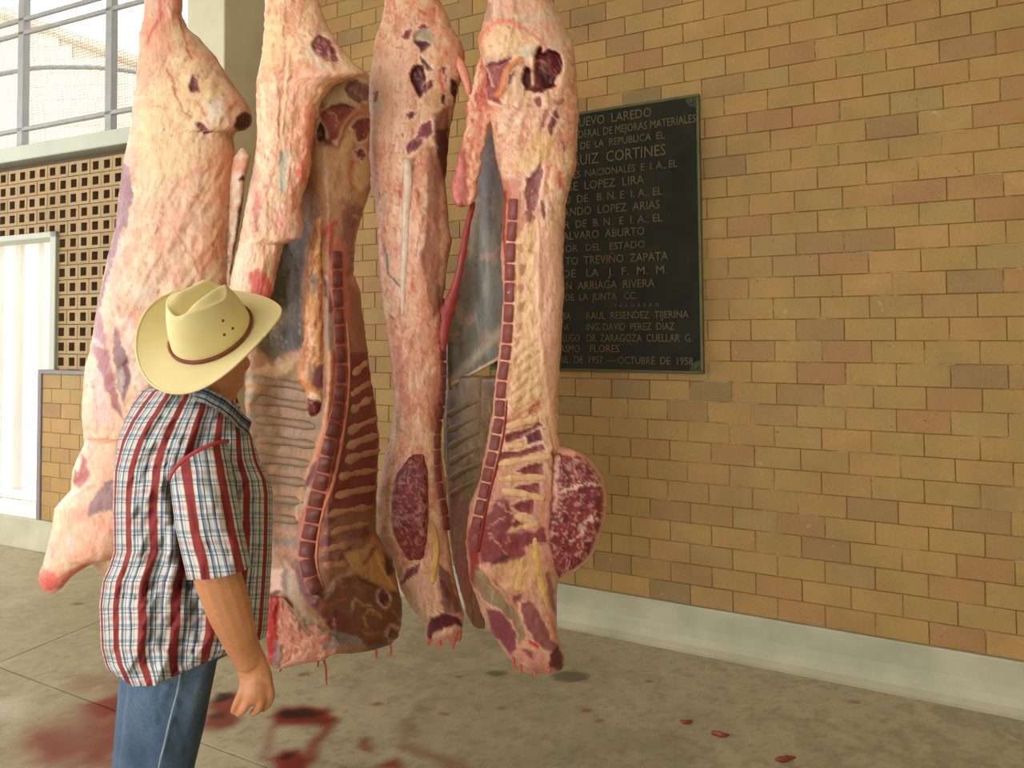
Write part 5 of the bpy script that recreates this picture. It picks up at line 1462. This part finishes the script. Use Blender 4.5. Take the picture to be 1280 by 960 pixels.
# ------------------------------------------------------------------ the man
def plaid_mat():
    m, nt, bs = new_mat('plaid_cotton')
    uv = N(nt, 'ShaderNodeUVMap', uv_map='UVMap')
    sep = N(nt, 'ShaderNodeSeparateXYZ')
    nt.links.new(uv.outputs[0], sep.inputs[0])
    wob = noise(nt, 16, 2, 0.5)
    u = math_n(nt, 'ADD', sep.outputs[0], math_n(nt, 'MULTIPLY', math_n(nt, 'SUBTRACT', wob, 0.5), 0.10))
    v = math_n(nt, 'ADD', sep.outputs[1], math_n(nt, 'MULTIPLY', math_n(nt, 'SUBTRACT', noise(nt, 11, 2, 0.5), 0.5), 0.16))
    W, R_, NV, GB, PK, YL = L4((218, 218, 212)), L4((142, 56, 58)), L4((66, 80, 108)), L4((136, 150, 166)), L4((204, 166, 160)), L4((212, 196, 160))
    A = ramp(nt, math_n(nt, 'FRACT', u), [(0, W), (.06, GB), (.115, NV), (.15, W), (.215, PK), (.25, W), (.335, YL), (.36, R_), (.64, YL), (.665, W), (.75, NV), (.78, GB),
                                            (.84, W), (.905, NV), (.93, W)], 'CONSTANT')
    B = ramp(nt, math_n(nt, 'FRACT', v), [(0, W), (.10, GB), (.20, W), (.27, NV), (.305, W), (.40, PK), (.53, W), (.64, GB), (.74, W), (.79, NV), (.825, W)], 'CONSTANT')
    red = ramp(nt, math_n(nt, 'FRACT', u), [(0, G(.7)), (.37, G(.25)), (.63, G(.7))], 'CONSTANT')
    c = mixc(nt, red, A, mixc(nt, 1.0, A, B, 'MULTIPLY'))
    nt.links.new(c, bs.inputs['Base Color'])
    bs.inputs['Roughness'].default_value = 0.85
    bs.inputs['Specular IOR Level'].default_value = 0.15
    bump(nt, bs, noise(nt, 420, 2), 0.12, 0.001)
    return m
M['plaid'] = plaid_mat()
def denim_mat():
    m, nt, bs = new_mat('worn_denim')
    f = noise(nt, 5, 4, 0.6)
    c = ramp(nt, f, [(0.3, L4((60, 76, 96))), (0.55, L4((84, 102, 122))), (0.75, L4((118, 136, 152)))])
    c = mixc(nt, 1.0, c, ramp(nt, noise(nt, 260, 2, 0.6), [(.35, G(.8)), (.65, G(1.08))]), 'MULTIPLY')
    nt.links.new(c, bs.inputs['Base Color'])
    bs.inputs['Roughness'].default_value = 0.9
    bs.inputs['Specular IOR Level'].default_value = 0.12
    bump(nt, bs, noise(nt, 300, 2), 0.2, 0.001)
    return m
M['denim'] = denim_mat()
M['denim_seam'] = plain('denim_seam', (128, 142, 156), 0.9, 0.2, 60)
def skin_mat():
    m, nt, bs = new_mat('tanned_skin')
    f = noise(nt, 9, 4, 0.6)
    c = ramp(nt, f, [(0.3, L4((180, 118, 76))), (0.7, L4((206, 142, 98)))])
    c = mixc(nt, 1.0, c, ramp(nt, noise(nt, 90, 4, .7), [(.3, G(.86)), (.7, G(1.05))]), 'MULTIPLY')
    nt.links.new(c, bs.inputs['Base Color'])
    bs.inputs['Roughness'].default_value = 0.5
    bs.inputs['Subsurface Weight'].default_value = 0.08
    bs.inputs['Subsurface Radius'].default_value = (.02, .008, .004)
    bump(nt, bs, noise(nt, 150, 4, .7), 0.12, 0.002)
    return m
M['skin'] = skin_mat()
M['felt'] = plain('cream_hat_straw', (226, 210, 152), 0.62, 0.07, 4, 0, 0.08, 220)
M['band'] = plain('brown_hat_cord', (120, 58, 40), 0.6, 0.15, 60)
M['hair'] = plain('dark_hair', (44, 36, 32), 0.6, 0.3, 90, 0, 0.4, 150)
M['eyelet'] = plain('dark_eyelet', (92, 78, 46), 0.6)
M['leather'] = plain('brown_leather', (88, 58, 38), 0.5, 0.2, 20, 0, 0.1)
M['eye'] = plain('eye_white', (226, 220, 208), 0.2)
M['iris'] = plain('brown_iris', (60, 38, 24), 0.2)

YM = 1.60
FW = np.array([0.80, 0.60, 0.0])           # the way he faces: to the right and away
RT = np.array([0.60, -0.80, 0.0])          # his right, towards the camera
MAN = tag(empty('person', at(205, 900, 1.62) * np.array([1, 1, 0])), 'man in cream cowboy hat, red plaid shirt and jeans looking up at the meat', 'person')

def loft_uv(name, rows, mat, parent, uvf, disp=None, closed=True, caps=(True, True)):
    """rows: array (n, m, 3) of closed rings; uvf(i, j) arrays -> uv"""
    n, m, _ = rows.shape
    V = rows.reshape(-1, 3)
    idx = np.arange(n * m).reshape(n, m)
    F, UV = [], []
    uu, vv = uvf
    for i in range(n - 1):
        for j in range(m):
            j2 = (j + 1) % m
            F.append((idx[i, j], idx[i + 1, j], idx[i + 1, j2], idx[i, j2]))
            u2 = uu[i, j2] if j2 else uu[i, m - 1] + (uu[i, m - 1] - uu[i, m - 2])
            u3 = uu[i + 1, j2] if j2 else uu[i + 1, m - 1] + (uu[i + 1, m - 1] - uu[i + 1, m - 2])
            UV += [(uu[i, j], vv[i, j]), (uu[i + 1, j], vv[i + 1, j]), (u3, vv[i + 1, j2]), (u2, vv[i, j2])]
    if caps[0]:
        F.append(tuple(idx[0]))
        UV += [(uu[0, j], vv[0, j]) for j in range(m)]
    if caps[1]:
        F.append(tuple(idx[-1][::-1]))
        UV += [(uu[-1, j], vv[-1, j]) for j in range(m)][::-1]
    me = mesh_from(name, V, [tuple(int(q) for q in f) for f in F])
    l = me.uv_layers.new(name='UVMap')
    l.data.foreach_set('uv', np.array(UV, np.float32).ravel())
    o = link(name, me, mat)
    if parent is not None:
        reparent(o, parent)
    return o

# shirt body
LS = [(216, 478), (196, 480), (176, 488), (166, 503), (155, 527), (148, 550), (142, 588), (141, 640), (142, 690), (136, 709), (128, 727), (124, 757), (126, 810), (132, 832), (146, 857), (150, 875)]
RS = [(262, 478), (276, 482), (292, 498), (304, 520), (316, 548), (325, 576), (338, 600), (341, 617), (341, 640), (340, 694), (337, 742), (334, 787), (331, 800), (318, 840), (300, 875)]
hem_t = [0.0, .12, .3, .5, .66, .8, .92, 1.0]
hem_v = [838, 858, 857, 838, 817, 810, 803, 797]
NR, MF = 130, 96
ph = np.linspace(0, math.pi, MF)                       # near half, left to right
phb = np.linspace(math.pi, 2 * math.pi, 26)[1:-1]        # far half
tf, tb_ = (1 - np.cos(ph)) / 2, (1 - np.cos(phb)) / 2
vtop = 478.0
k = np.linspace(0, 1, NR)[:, None]
def shirt_rows(t, phi, near):
    hv = np.interp(t, hem_t, hem_v) if near else np.interp(t, [0, .5, 1], [838, 850, 797])
    v = vtop + (hv[None, :] - vtop) * k
    vv_ = np.minimum(v, 875)
    l, r = np.interp(vv_, [q[1] for q in LS], [q[0] for q in LS]), np.interp(vv_, [q[1] for q in RS], [q[0] for q in RS])
    # round the upper end over to the neck
    u = l + (r - l) * t[None, :]
    half = np.interp(v, [478, 490, 520, 560, 620, 700, 780, 860], [.07, .10, .145, .165, .17, .17, .165, .165])
    d = half * np.sin(phi)[None, :]
    f = fbm(u / 26.0, v / 40.0, 5) - .5
    w1 = fbm((u + v * .35) / 13.0, (v - u * .25) / 60.0, 15) - .5
    w2 = fbm((u * .8 + v * .6) / 9.0, (v - u * .3) / 44.0, 25) - .5
    dz = .030 * f + .075 * w1 * sstep(500, 600, v) + .045 * w2
    if near:
        P_ = lambda pts, wd, z: z * (1 - sstep(0, wd, sd_line(u, v, pts)))
        dz = dz + P_([(210, 600), (222, 650), (236, 722), (250, 800)], 12, -.030) + P_([(150, 700), (185, 730), (240, 728)], 12, -.020) + P_([(146, 690), (130, 730)], 10, -.020)
        dz = dz + P_([(160, 640), (180, 720), (176, 800)], 12, .012) + P_([(205, 620), (214, 720), (212, 820)], 12, .012) + P_([(270, 800), (300, 740), (318, 720)], 14, .012) + P_([(250, 780), (280, 740)], 9, -.014)
    dz = dz * np.sin(np.abs(phi) % math.pi)[None, :] * sstep(0, .06, k)
    return at(u, v, YM - d - dz * np.sign(np.sin(phi))[None, :]), u, v
A_, ua, va = shirt_rows(tf, ph, True)
B_, ub, vb = shirt_rows(tb_, phb, False)
rows = np.concatenate([A_, B_], 1)
uu = np.concatenate([np.repeat(ph[None], NR, 0), np.repeat(phb[None], NR, 0)], 1) / .42
uu = uu - 1.7 * np.clip(1 - k / .42, 0, 1) ** 2
vv = np.concatenate([va, vb], 1) * (YM / FPX) / .078
shirt = loft_uv('shirt', rows, M['plaid'], MAN, (uu, vv))
# sleeve on the near arm
NS, MS = 60, 44
pf = np.linspace(0, math.pi, MS)
pb_ = np.linspace(math.pi, 2 * math.pi, 16)[1:-1]
pa_ = np.concatenate([pf, pb_])
ts = (1 - np.cos(pa_)) / 2
ks = np.linspace(0, 1, NS)[:, None]
vt = 595 + (553 - 595) * ts - 12 * np.sin(math.pi * ts)
vbm = 725 + (709 - 725) * ts + 5 * np.sin(math.pi * ts)
v = vt[None] + (vbm - vt)[None] * ks
l = np.interp(v, [540, 597, 660, 725], [207, 211, 219, 234])
r = np.interp(v, [540, 553, 611, 660, 709, 725], [281, 284, 295, 304, 315, 318])
u = l + (r - l) * ts[None]
half = .050 + .026 * sstep(0, .35, ks)
f = (fbm((u - v * .2) / 12.0, v / 40.0, 8) - .5) * .035 * np.sin(math.pi * np.clip(ks, 0, .5))
yc_ = 1.415 + .065 * (1 - ks) ** 2
P = at(u, v, yc_ - (half + .055 * (1 - ks) ** 2 + f) * np.sin(pa_)[None])
slv = loft_uv('sleeve', P, M['plaid'], shirt, (np.repeat(pa_[None], NS, 0) / 1.15 - .465, v * (1.45 / FPX) / .078))
# shoulder seam piping, collar, far sleeve
cs_ = [at(u, v, y) for u, v, y in ((211, 600, 1.41), (217, 588, 1.372), (232, 573, 1.358), (252, 561, 1.36), (270, 554, 1.375), (286, 551, 1.41))]
V, F = tube_geo(smooth_path(cs_, 24), .0042, 8, .5)
M['red_cotton'] = plain('red_cotton', (166, 56, 58), 0.85, 0.1, 60)
reparent(link('seam', mesh_from('seam', V, F), M['red_cotton']), slv)
# collar: a folded band round the neck ending in a point on the near side
cp = [(236, 480, 1.66), (232, 488, 1.58), (243, 490, 1.52), (262, 494, 1.485), (284, 506, 1.485), (302, 522, 1.50), (315, 534, 1.53)]
ctop = smooth_path([at(u, v - 7, y + .006) for u, v, y in cp], 28)
cbot = smooth_path([at(u - 6, v + 9 + 3 * i / 6, y - .018) for i, (u, v, y) in enumerate(cp)], 28)
bm = bmesh.new()
a = [bm.verts.new(tuple(p)) for p in ctop]
b = [bm.verts.new(tuple(p)) for p in cbot]
uvl = bm.loops.layers.uv.new('UVMap')
for q in range(27):
    fc = bm.faces.new([a[q], b[q], b[q + 1], a[q + 1]])
    for lp, (x, y) in zip(fc.loops, ((0, q), (1, q), (1, q + 1), (0, q + 1))):
        lp[uvl].uv = (.70 + .30 * x, y * .16)
bmesh.ops.solidify(bm, geom=list(bm.faces), thickness=.005)
o = bm_obj('collar', bm, M['plaid'], None, True)
reparent(o, shirt)

# jeans
def leg(Y, du, nm='leg'):
    Lj = [(164, 800), (157, 840), (155, 866), (150, 900), (145, 960), (138, 1050), (131, 1150), (124, 1236)]
    Rj = [(276, 800), (272, 815), (268, 835), (261, 870), (254, 907), (241, 960), (228, 1050), (217, 1150), (210, 1236)]
    s = lambda pts: [(640 + (q[0] + du - 640) * 1.56 / Y, 409 + (q[1] - 409) * 1.56 / Y) for q in pts]
    return slab(nm, s(Lj), s(Rj), Y, .092, .092, (255, 255, 255), [lne(s([(170, 850), (230, 880), (262, 860)]), 8, (255, 255, 255), 1, 6, 2, -.008), lne(s([(150, 940), (200, 950), (240, 930)]), 8, (255, 255, 255), 1, 6, 2, .006), noi(20, 40, .5, .7, (255, 255, 255), 1, .008, 4)],
                MAN, 'denim', step=5, p=2.0, taper=3)
jn = leg(1.57, 0, 'jeans')
j2 = leg(1.74, -58, 'jeans_leg')
j2.parent = None
reparent(j2, jn)
sm = [at(u, v, y) for u, v, y in ((226, 838, 1.474), (222, 865, 1.470), (214, 895, 1.468), (206, 930, 1.466), (199, 960, 1.468), (188, 1040, 1.47))]
V, F = tube_geo(smooth_path(sm, 24), .003, 6)
reparent(link('seam', mesh_from('seam', V, F), M['denim_seam']), jn)
for k_, (Y, uc) in enumerate(((1.57, 168), (1.74, 176))):
    c = at(uc, 1240, Y) * np.array([1, 1, 0])
    bm = bmesh.new()
    sec = [(-.10, .035, .075), (-.085, .045, .11), (-.02, .048, .12), (.05, .046, .085), (.12, .048, .065), (.17, .036, .05), (.195, .012, .035)]
    rings = []
    for x, w, h in sec:
        rings.append([bm.verts.new((x, w * math.cos(an), h / 2 + h / 2 * math.sin(an))) for an in np.linspace(0, 2 * math.pi, 13)[:-1]])
    for q in range(len(rings) - 1):
        for i in range(12):
            bm.faces.new([rings[q][i], rings[q][(i + 1) % 12], rings[q + 1][(i + 1) % 12], rings[q + 1][i]])
    bm.faces.new(rings[0])
    bm.faces.new(rings[-1][::-1])
    bmesh.ops.recalc_face_normals(bm, faces=list(bm.faces))
    o = bm_obj('boot', bm, M['leather'], None, True, tuple(c), (0, 0, math.atan2(FW[1], FW[0])))
    reparent(o, MAN)

# sleeve on the far arm
off = -RT * 0.40
off = off + FW * .09
off2 = off - FW * .09
fa = [at(246, 548, 1.475) + off * 0.9, at(246, 690, 1.46) + off2, at(262, 770, 1.47) + off2, at(270, 806, 1.47) + off2]
ax_ = smooth_path([fa[0] + RT * .07 + np.array([0, 0, .03]), fa[0] + np.array([0, 0, -.02]), fa[0] * .45 + fa[1] * .55, fa[0] * .12 + fa[1] * .88], 30)
rs_ = np.interp(np.linspace(0, 1, 30), [0, .2, .5, 1], [.085, .080, .078, .080])
pv = np.linspace(0, 2 * math.pi, 36, endpoint=False)
ring = []
for i in range(30):
    t_ = ax_[min(i + 1, 29)] - ax_[max(i - 1, 0)]
    t_ = t_ / np.linalg.norm(t_)
    e1 = np.cross(t_, RT)
    e1 /= np.linalg.norm(e1)
    e2 = np.cross(t_, e1)
    wv_ = 1 + .10 * (fbm(pv * 2.2, np.full(36, i / 6.0), 33) - .5)
    ring.append(ax_[i] + rs_[i] * (np.cos(pv)[:, None] * e1 + np.sin(pv)[:, None] * e2) * wv_[:, None])
loft_uv('sleeve', np.array(ring), M['plaid'], shirt, (np.repeat(pv[None], 30, 0) / 1.15, np.repeat(np.linspace(0, 5, 30)[:, None], 36, 1)))

# body: limbs, neck, head and hands fused into one skin
bmV, bmF = [], []
def add(V, F):
    n = len(bmV)
    bmV.extend([tuple(map(float, v)) for v in V])
    bmF.extend([tuple(q + n for q in f) for f in F])
def limb(pts, rads, flat=None, k=None):
    k = k or 4 * len(pts)
    S = smooth_path([tuple(p) for p in pts], k)
    R_ = np.interp(np.linspace(0, 1, k), np.linspace(0, 1, len(rads)), rads)
    add(*tube_geo(S, list(R_), 14, flat))
    for e, r_ in ((S[0], R_[0]), (S[-1], R_[-1])):
        ball(e, (r_, r_, r_))
def ball(c, r, ax=None):
    nu, nv = 14, 9
    A = np.eye(3) if ax is None else np.array(ax)
    V, F = [], []
    for i in range(1, nv):
        th_ = math.pi * i / nv
        for j in range(nu):
            p = 2 * math.pi * j / nu
            q = np.array([r[0] * math.sin(th_) * math.cos(p), r[1] * math.sin(th_) * math.sin(p), r[2] * math.cos(th_)])
            V.append(np.array(c) + q @ A)
    for i in range(nv - 2):
        for j in range(nu):
            F.append((i * nu + j, (i + 1) * nu + j, (i + 1) * nu + (j + 1) % nu, i * nu + (j + 1) % nu))
    V.append(np.array(c) + np.array([0, 0, r[2]]) @ A)
    V.append(np.array(c) - np.array([0, 0, r[2]]) @ A)
    t_, b_ = len(V) - 2, len(V) - 1
    for j in range(nu):
        F.append((t_, j, (j + 1) % nu))
        F.append((b_, (nv - 2) * nu + (j + 1) % nu, (nv - 2) * nu + j))
    add(V, F)
# near arm and hand
limb([at(252, 612, 1.46), at(260, 650, 1.435), at(271, 714, 1.425), at(287, 762, 1.435), at(303, 806, 1.46), at(311, 822, 1.47)], [.038, .040, .048, .045, .034, .031], .92, 40)
limb([at(309, 815, 1.468), at(315, 832, 1.47), at(320, 850, 1.472), at(321, 860, 1.473)], [.030, .034, .036, .034], .55, 14)
for K in ([(306, 852, 1.462), (302, 866, 1.455), (296, 879, 1.462), (292, 888, 1.475)], [(314, 857, 1.458), (312, 872, 1.450), (306, 885, 1.458), (299, 892, 1.475)],
          [(325, 858, 1.462), (327, 874, 1.456), (323, 886, 1.466), (316, 891, 1.482)], [(334, 853, 1.470), (338, 868, 1.468), (335, 880, 1.478), (328, 886, 1.492)]):
    limb([at(*q) for q in K], [.0105, .0100, .0092, .0078], None, 16)
    ball(at(*K[0]), (.0125, .0125, .0125))
limb([at(318, 828, 1.492), at(330, 842, 1.505), at(336, 858, 1.512), at(337, 870, 1.512)], [.015, .0125, .0105, .009], None, 14)
# far arm, hanging on his other side
limb(fa, [.056, .050, .036, .030], None, 30)
limb([fa[-1], fa[-1] + np.array([.01, 0, -.05]), fa[-1] + np.array([.012, 0, -.085])], [.03, .036, .03], .6, 10)
for k_ in range(4):
    b0 = fa[-1] + np.array([.012, 0, -.08]) + FW * (.03 - .02 * k_)
    limb([b0, b0 + np.array([0, 0, -.035]), b0 + np.array([-.01, .0, -.065])], [.010, .009, .0075], None, 10)
tb0 = fa[-1] + np.array([.0, 0, -.02]) + FW * .03
limb([tb0, tb0 + FW * .02 + np.array([0, 0, -.03]), tb0 + FW * .022 + np.array([0, 0, -.055])], [.013, .011, .009], None, 10)
# trunk inside the shirt, neck, head
limb([at(222, 790, 1.64), at(230, 740, 1.645), at(235, 620, 1.64), at(240, 540, 1.60), at(255, 505, 1.59)], [.08, .085, .085, .08, .06], .9, 30)
limb([at(252, 612, 1.46), at(248, 590, 1.56), at(246, 566, 1.63), fa[0] + RT * .02], [.038, .05, .06, .05], None, 14)
NK0, NK1 = at(252, 520, 1.585), at(272, 462, 1.555)
limb([NK0, (NK0 + NK1) / 2, NK1], [.068, .062, .060], None, 12)
HC = at(258, 453, 1.575)
# head frame: forward tipped up as he looks at the meat
hf = np.array([.22, .90, .36])
hf /= np.linalg.norm(hf)
hr = np.cross(hf, [0, 0, 1.0])
hr /= np.linalg.norm(hr)
hu = np.cross(hr, hf)
HA = [hr, hf, hu]
hp = lambda x, y, z: HC + hr * x + hf * y + hu * z
ball(hp(0, -.005, .02), (.074, .094, .098), HA)
ball(hp(0, .03, -.045), (.058, .062, .070), HA)
ball(hp(0, .072, -.092), (.026, .024, .022), HA)
ball(hp(0, .095, -.018), (.014, .020, .030), HA)
ball(hp(0, .108, -.034), (.016, .014, .011), HA)
ball(hp(0, .086, .030), (.055, .014, .012), HA)
ball(hp(0, .088, -.062), (.026, .010, .007), HA)
ball(hp(0, .086, -.073), (.023, .010, .007), HA)
for s_ in (-1, 1):
    ball(hp(s_ * .078, -.008, -.012), (.010, .018, .031), HA)
    ball(hp(s_ * .045, .060, -.030), (.024, .022, .022), HA)
me = mesh_from('body', bmV, bmF)
tmp = bpy.data.objects.new('body_raw', me)
COL.objects.link(tmp)
rm = tmp.modifiers.new('r', 'REMESH')
rm.mode = 'VOXEL'
rm.voxel_size = 0.0036
sm_ = tmp.modifiers.new('s', 'SMOOTH')
sm_.factor, sm_.iterations = 0.5, 3
dg = bpy.context.evaluated_depsgraph_get()
me2 = bpy.data.meshes.new_from_object(tmp.evaluated_get(dg))
bpy.data.objects.remove(tmp)
me2.name = 'body'
me2.materials.clear()
reparent(link('body', me2, M['skin']), MAN)
for s_ in (-1, 1):
    bm = bmesh.new()
    bmesh.ops.create_uvsphere(bm, u_segments=14, v_segments=10, radius=.0125)
    e = bm_obj('eye', bm, M['eye'], None, True, tuple(hp(s_ * .032, .080, .010)))
    reparent(e, MAN)
    bm = bmesh.new()
    bmesh.ops.create_uvsphere(bm, u_segments=10, v_segments=8, radius=.007)
    reparent(bm_obj('iris', bm, M['iris'], None, True, tuple(hp(s_ * .032, .0862, .010))), e)
# short dark hair below the hat
bmV, bmF = [], []
ball(hp(0, -.012, .022), (.0785, .098, .101), HA)
cut = []
me = mesh_from('hair', bmV, bmF)
bm = bmesh.new()
bm.from_mesh(me)
gv = [v for v in bm.verts if (Vector(v.co) - Vector(tuple(HC))).dot(Vector(tuple(hf))) > .005 or (Vector(v.co) - Vector(tuple(HC))).dot(Vector(tuple(hu))) < -.050 or (Vector(v.co) - Vector(tuple(HC))).dot(Vector(tuple(hu))) > .035]
bmesh.ops.delete(bm, geom=gv, context='VERTS')
bmesh.ops.solidify(bm, geom=list(bm.faces), thickness=.004)
reparent(bm_obj('hair', bm, M['hair'], None, True), MAN)

# hat: creased crown, curled brim, cord band
HT_C = at(266, 418, 1.53)
hn = np.array([0.03, -0.70, 0.72])
hn /= np.linalg.norm(hn)
ff = np.array([0.33, 0.80, 0.50])
ff = ff - hn * (ff @ hn)
ff /= np.linalg.norm(ff)
fr = np.cross(ff, hn)
hat_w = lambda P: HT_C + P[..., 0:1] * fr + P[..., 1:2] * ff + P[..., 2:3] * hn
CA, CB, CH = .080, .098, .124
def crown_pts(a_, s):
    """s 0 at the brim .. 1 at the centre of the top"""
    rr_ = np.where(s < .55, 1 - .30 * (s / .55) ** 1.5, .70 * (1 - (s - .55) / .45) ** .9)
    x = CA * rr_ * np.cos(a_) * (1 - .10 * sstep(.0, .6, s) * (np.sin(a_) > 0) * np.sin(a_))
    y = CB * rr_ * np.sin(a_)
    rim = np.clip(s / .55, 0, 1) ** .9
    z = CH * rim + .010 * sstep(.5, .8, s) - .010 * (y / CB) * rim
    top_ = sstep(.34, .60, s)
    dent = .036 * np.exp(-(x / .016) ** 2) * sstep(-.080, -.052, y) * (1 - sstep(.06, .10, y))
    side = .020 * (np.exp(-(((np.abs(x) - .050) / .020) ** 2 + ((y - .035) / .045) ** 2)))
    z = z - (dent * top_ + side * sstep(.3, .7, s))
    return np.stack([x, y, z], -1)
NA = 96
an = np.linspace(0, 2 * math.pi, NA, endpoint=False)
ss = np.concatenate([np.linspace(0, .5, 12), np.linspace(.53, .985, 22)])
A2, S2 = np.meshgrid(an, ss)
P = hat_w(crown_pts(A2, S2))
n_, m_ = A2.shape
V = list(P.reshape(-1, 3))
F = [(i * m_ + j, i * m_ + (j + 1) % m_, (i + 1) * m_ + (j + 1) % m_, (i + 1) * m_ + j) for i in range(n_ - 1) for j in range(m_)]
F.append(tuple((n_ - 1) * m_ + j for j in range(m_)))
hat = link('hat', mesh_from('hat', V, F), M['felt'])
reparent(hat, MAN)
def brim_pt(a_, q, dz=0.0):
    ca, cb_ = CA + (.152 - CA) * q, CB + (.168 - CB) * q
    x, y = ca * np.cos(a_), cb_ * np.sin(a_)
    z = .045 * np.abs(np.cos(a_)) ** 2.6 * q ** 1.7 - .020 * np.abs(np.sin(a_)) ** 2 * q ** 1.3 + .004 + dz
    return np.stack([x, y, z], -1)
qs = np.linspace(0, 1, 16)
A2, Q2 = np.meshgrid(an, qs)
T_ = hat_w(brim_pt(A2, Q2))
B2 = hat_w(brim_pt(A2, Q2, -.004))
V = list(T_.reshape(-1, 3)) + list(B2.reshape(-1, 3))
nb2 = 16 * NA
F = []
for i in range(15):
    for j in range(NA):
        j2_ = (j + 1) % NA
        F.append((i * NA + j, (i + 1) * NA + j, (i + 1) * NA + j2_, i * NA + j2_))
        F.append((nb2 + i * NA + j, nb2 + i * NA + j2_, nb2 + (i + 1) * NA + j2_, nb2 + (i + 1) * NA + j))
for j in range(NA):
    j2_ = (j + 1) % NA
    F.append((15 * NA + j, nb2 + 15 * NA + j, nb2 + 15 * NA + j2_, 15 * NA + j2_))
    F.append((j, j2_, nb2 + j2_, nb2 + j))
reparent(link('brim', mesh_from('brim', V, F), M['felt']), hat)
ec = hat_w(brim_pt(an, np.ones(NA), -.002))
V, F = tube_geo(list(ec) + [ec[0]], .0035, 6)
reparent(link('brim_edge', mesh_from('brim_edge', V, F), M['felt']), hat)
bp = np.stack([(CA + .002) * np.cos(an), (CB + .002) * np.sin(an), np.full(NA, .010)], -1)
bp = hat_w(bp)
V, F = tube_geo(list(bp) + [bp[0]], .0042, 8)
reparent(link('hat_band', mesh_from('hat_band', V, F), M['band']), hat)
for sd in (0, math.pi):
    for j, (a_, s) in enumerate(((-.32, .20), (-.05, .20), (-.19, .34))):
        a_ = a_ if sd == 0 else math.pi - a_
        c = hat_w(crown_pts(np.array([a_]), np.array([s])))[0]
        bm = bmesh.new()
        bmesh.ops.create_uvsphere(bm, u_segments=8, v_segments=6, radius=.0035)
        reparent(bm_obj('eyelet', bm, M['eyelet'], None, True, tuple(c)), hat)

# ------------------------------------------------------------------ scraps of meat on the floor
def scrap(u, v, size, seed, label):
    p = on_floor(u, v)
    t = tag(empty('meat_scrap', p), label, 'meat scrap', 'meat scraps on the floor')
    r_ = random.Random(seed)
    pts = [(p[0] + size * (q - 1.5) * .6 + r_.uniform(-.006, .006), p[1] + r_.uniform(-.012, .012), .008 + r_.uniform(0, .006)) for q in range(4)]
    V, F = tube_geo(smooth_path(pts, 14), [size * .10, size * .16, size * .22, size * .26, size * .28, size * .22, size * .26, size * .3, size * .24, size * .18, size * .2, size * .14, size * .1, size * .06], 8, .6)
    me = mesh_from('flesh', V, F)
    set_col(me, np.tile(lin((128, 58, 48)), (len(V), 1)))
    reparent(link('flesh', me, M['meat']), t)
scrap(860, 906, .030, 1, 'small dark red meat scrap on the bare cement floor, farthest left of three')
scrap(900, 922, .040, 2, 'forked reddish meat scrap on the cement floor, middle of three')
scrap(984, 953, .045, 3, 'brown meat scrap on the cement floor, nearest and farthest right')
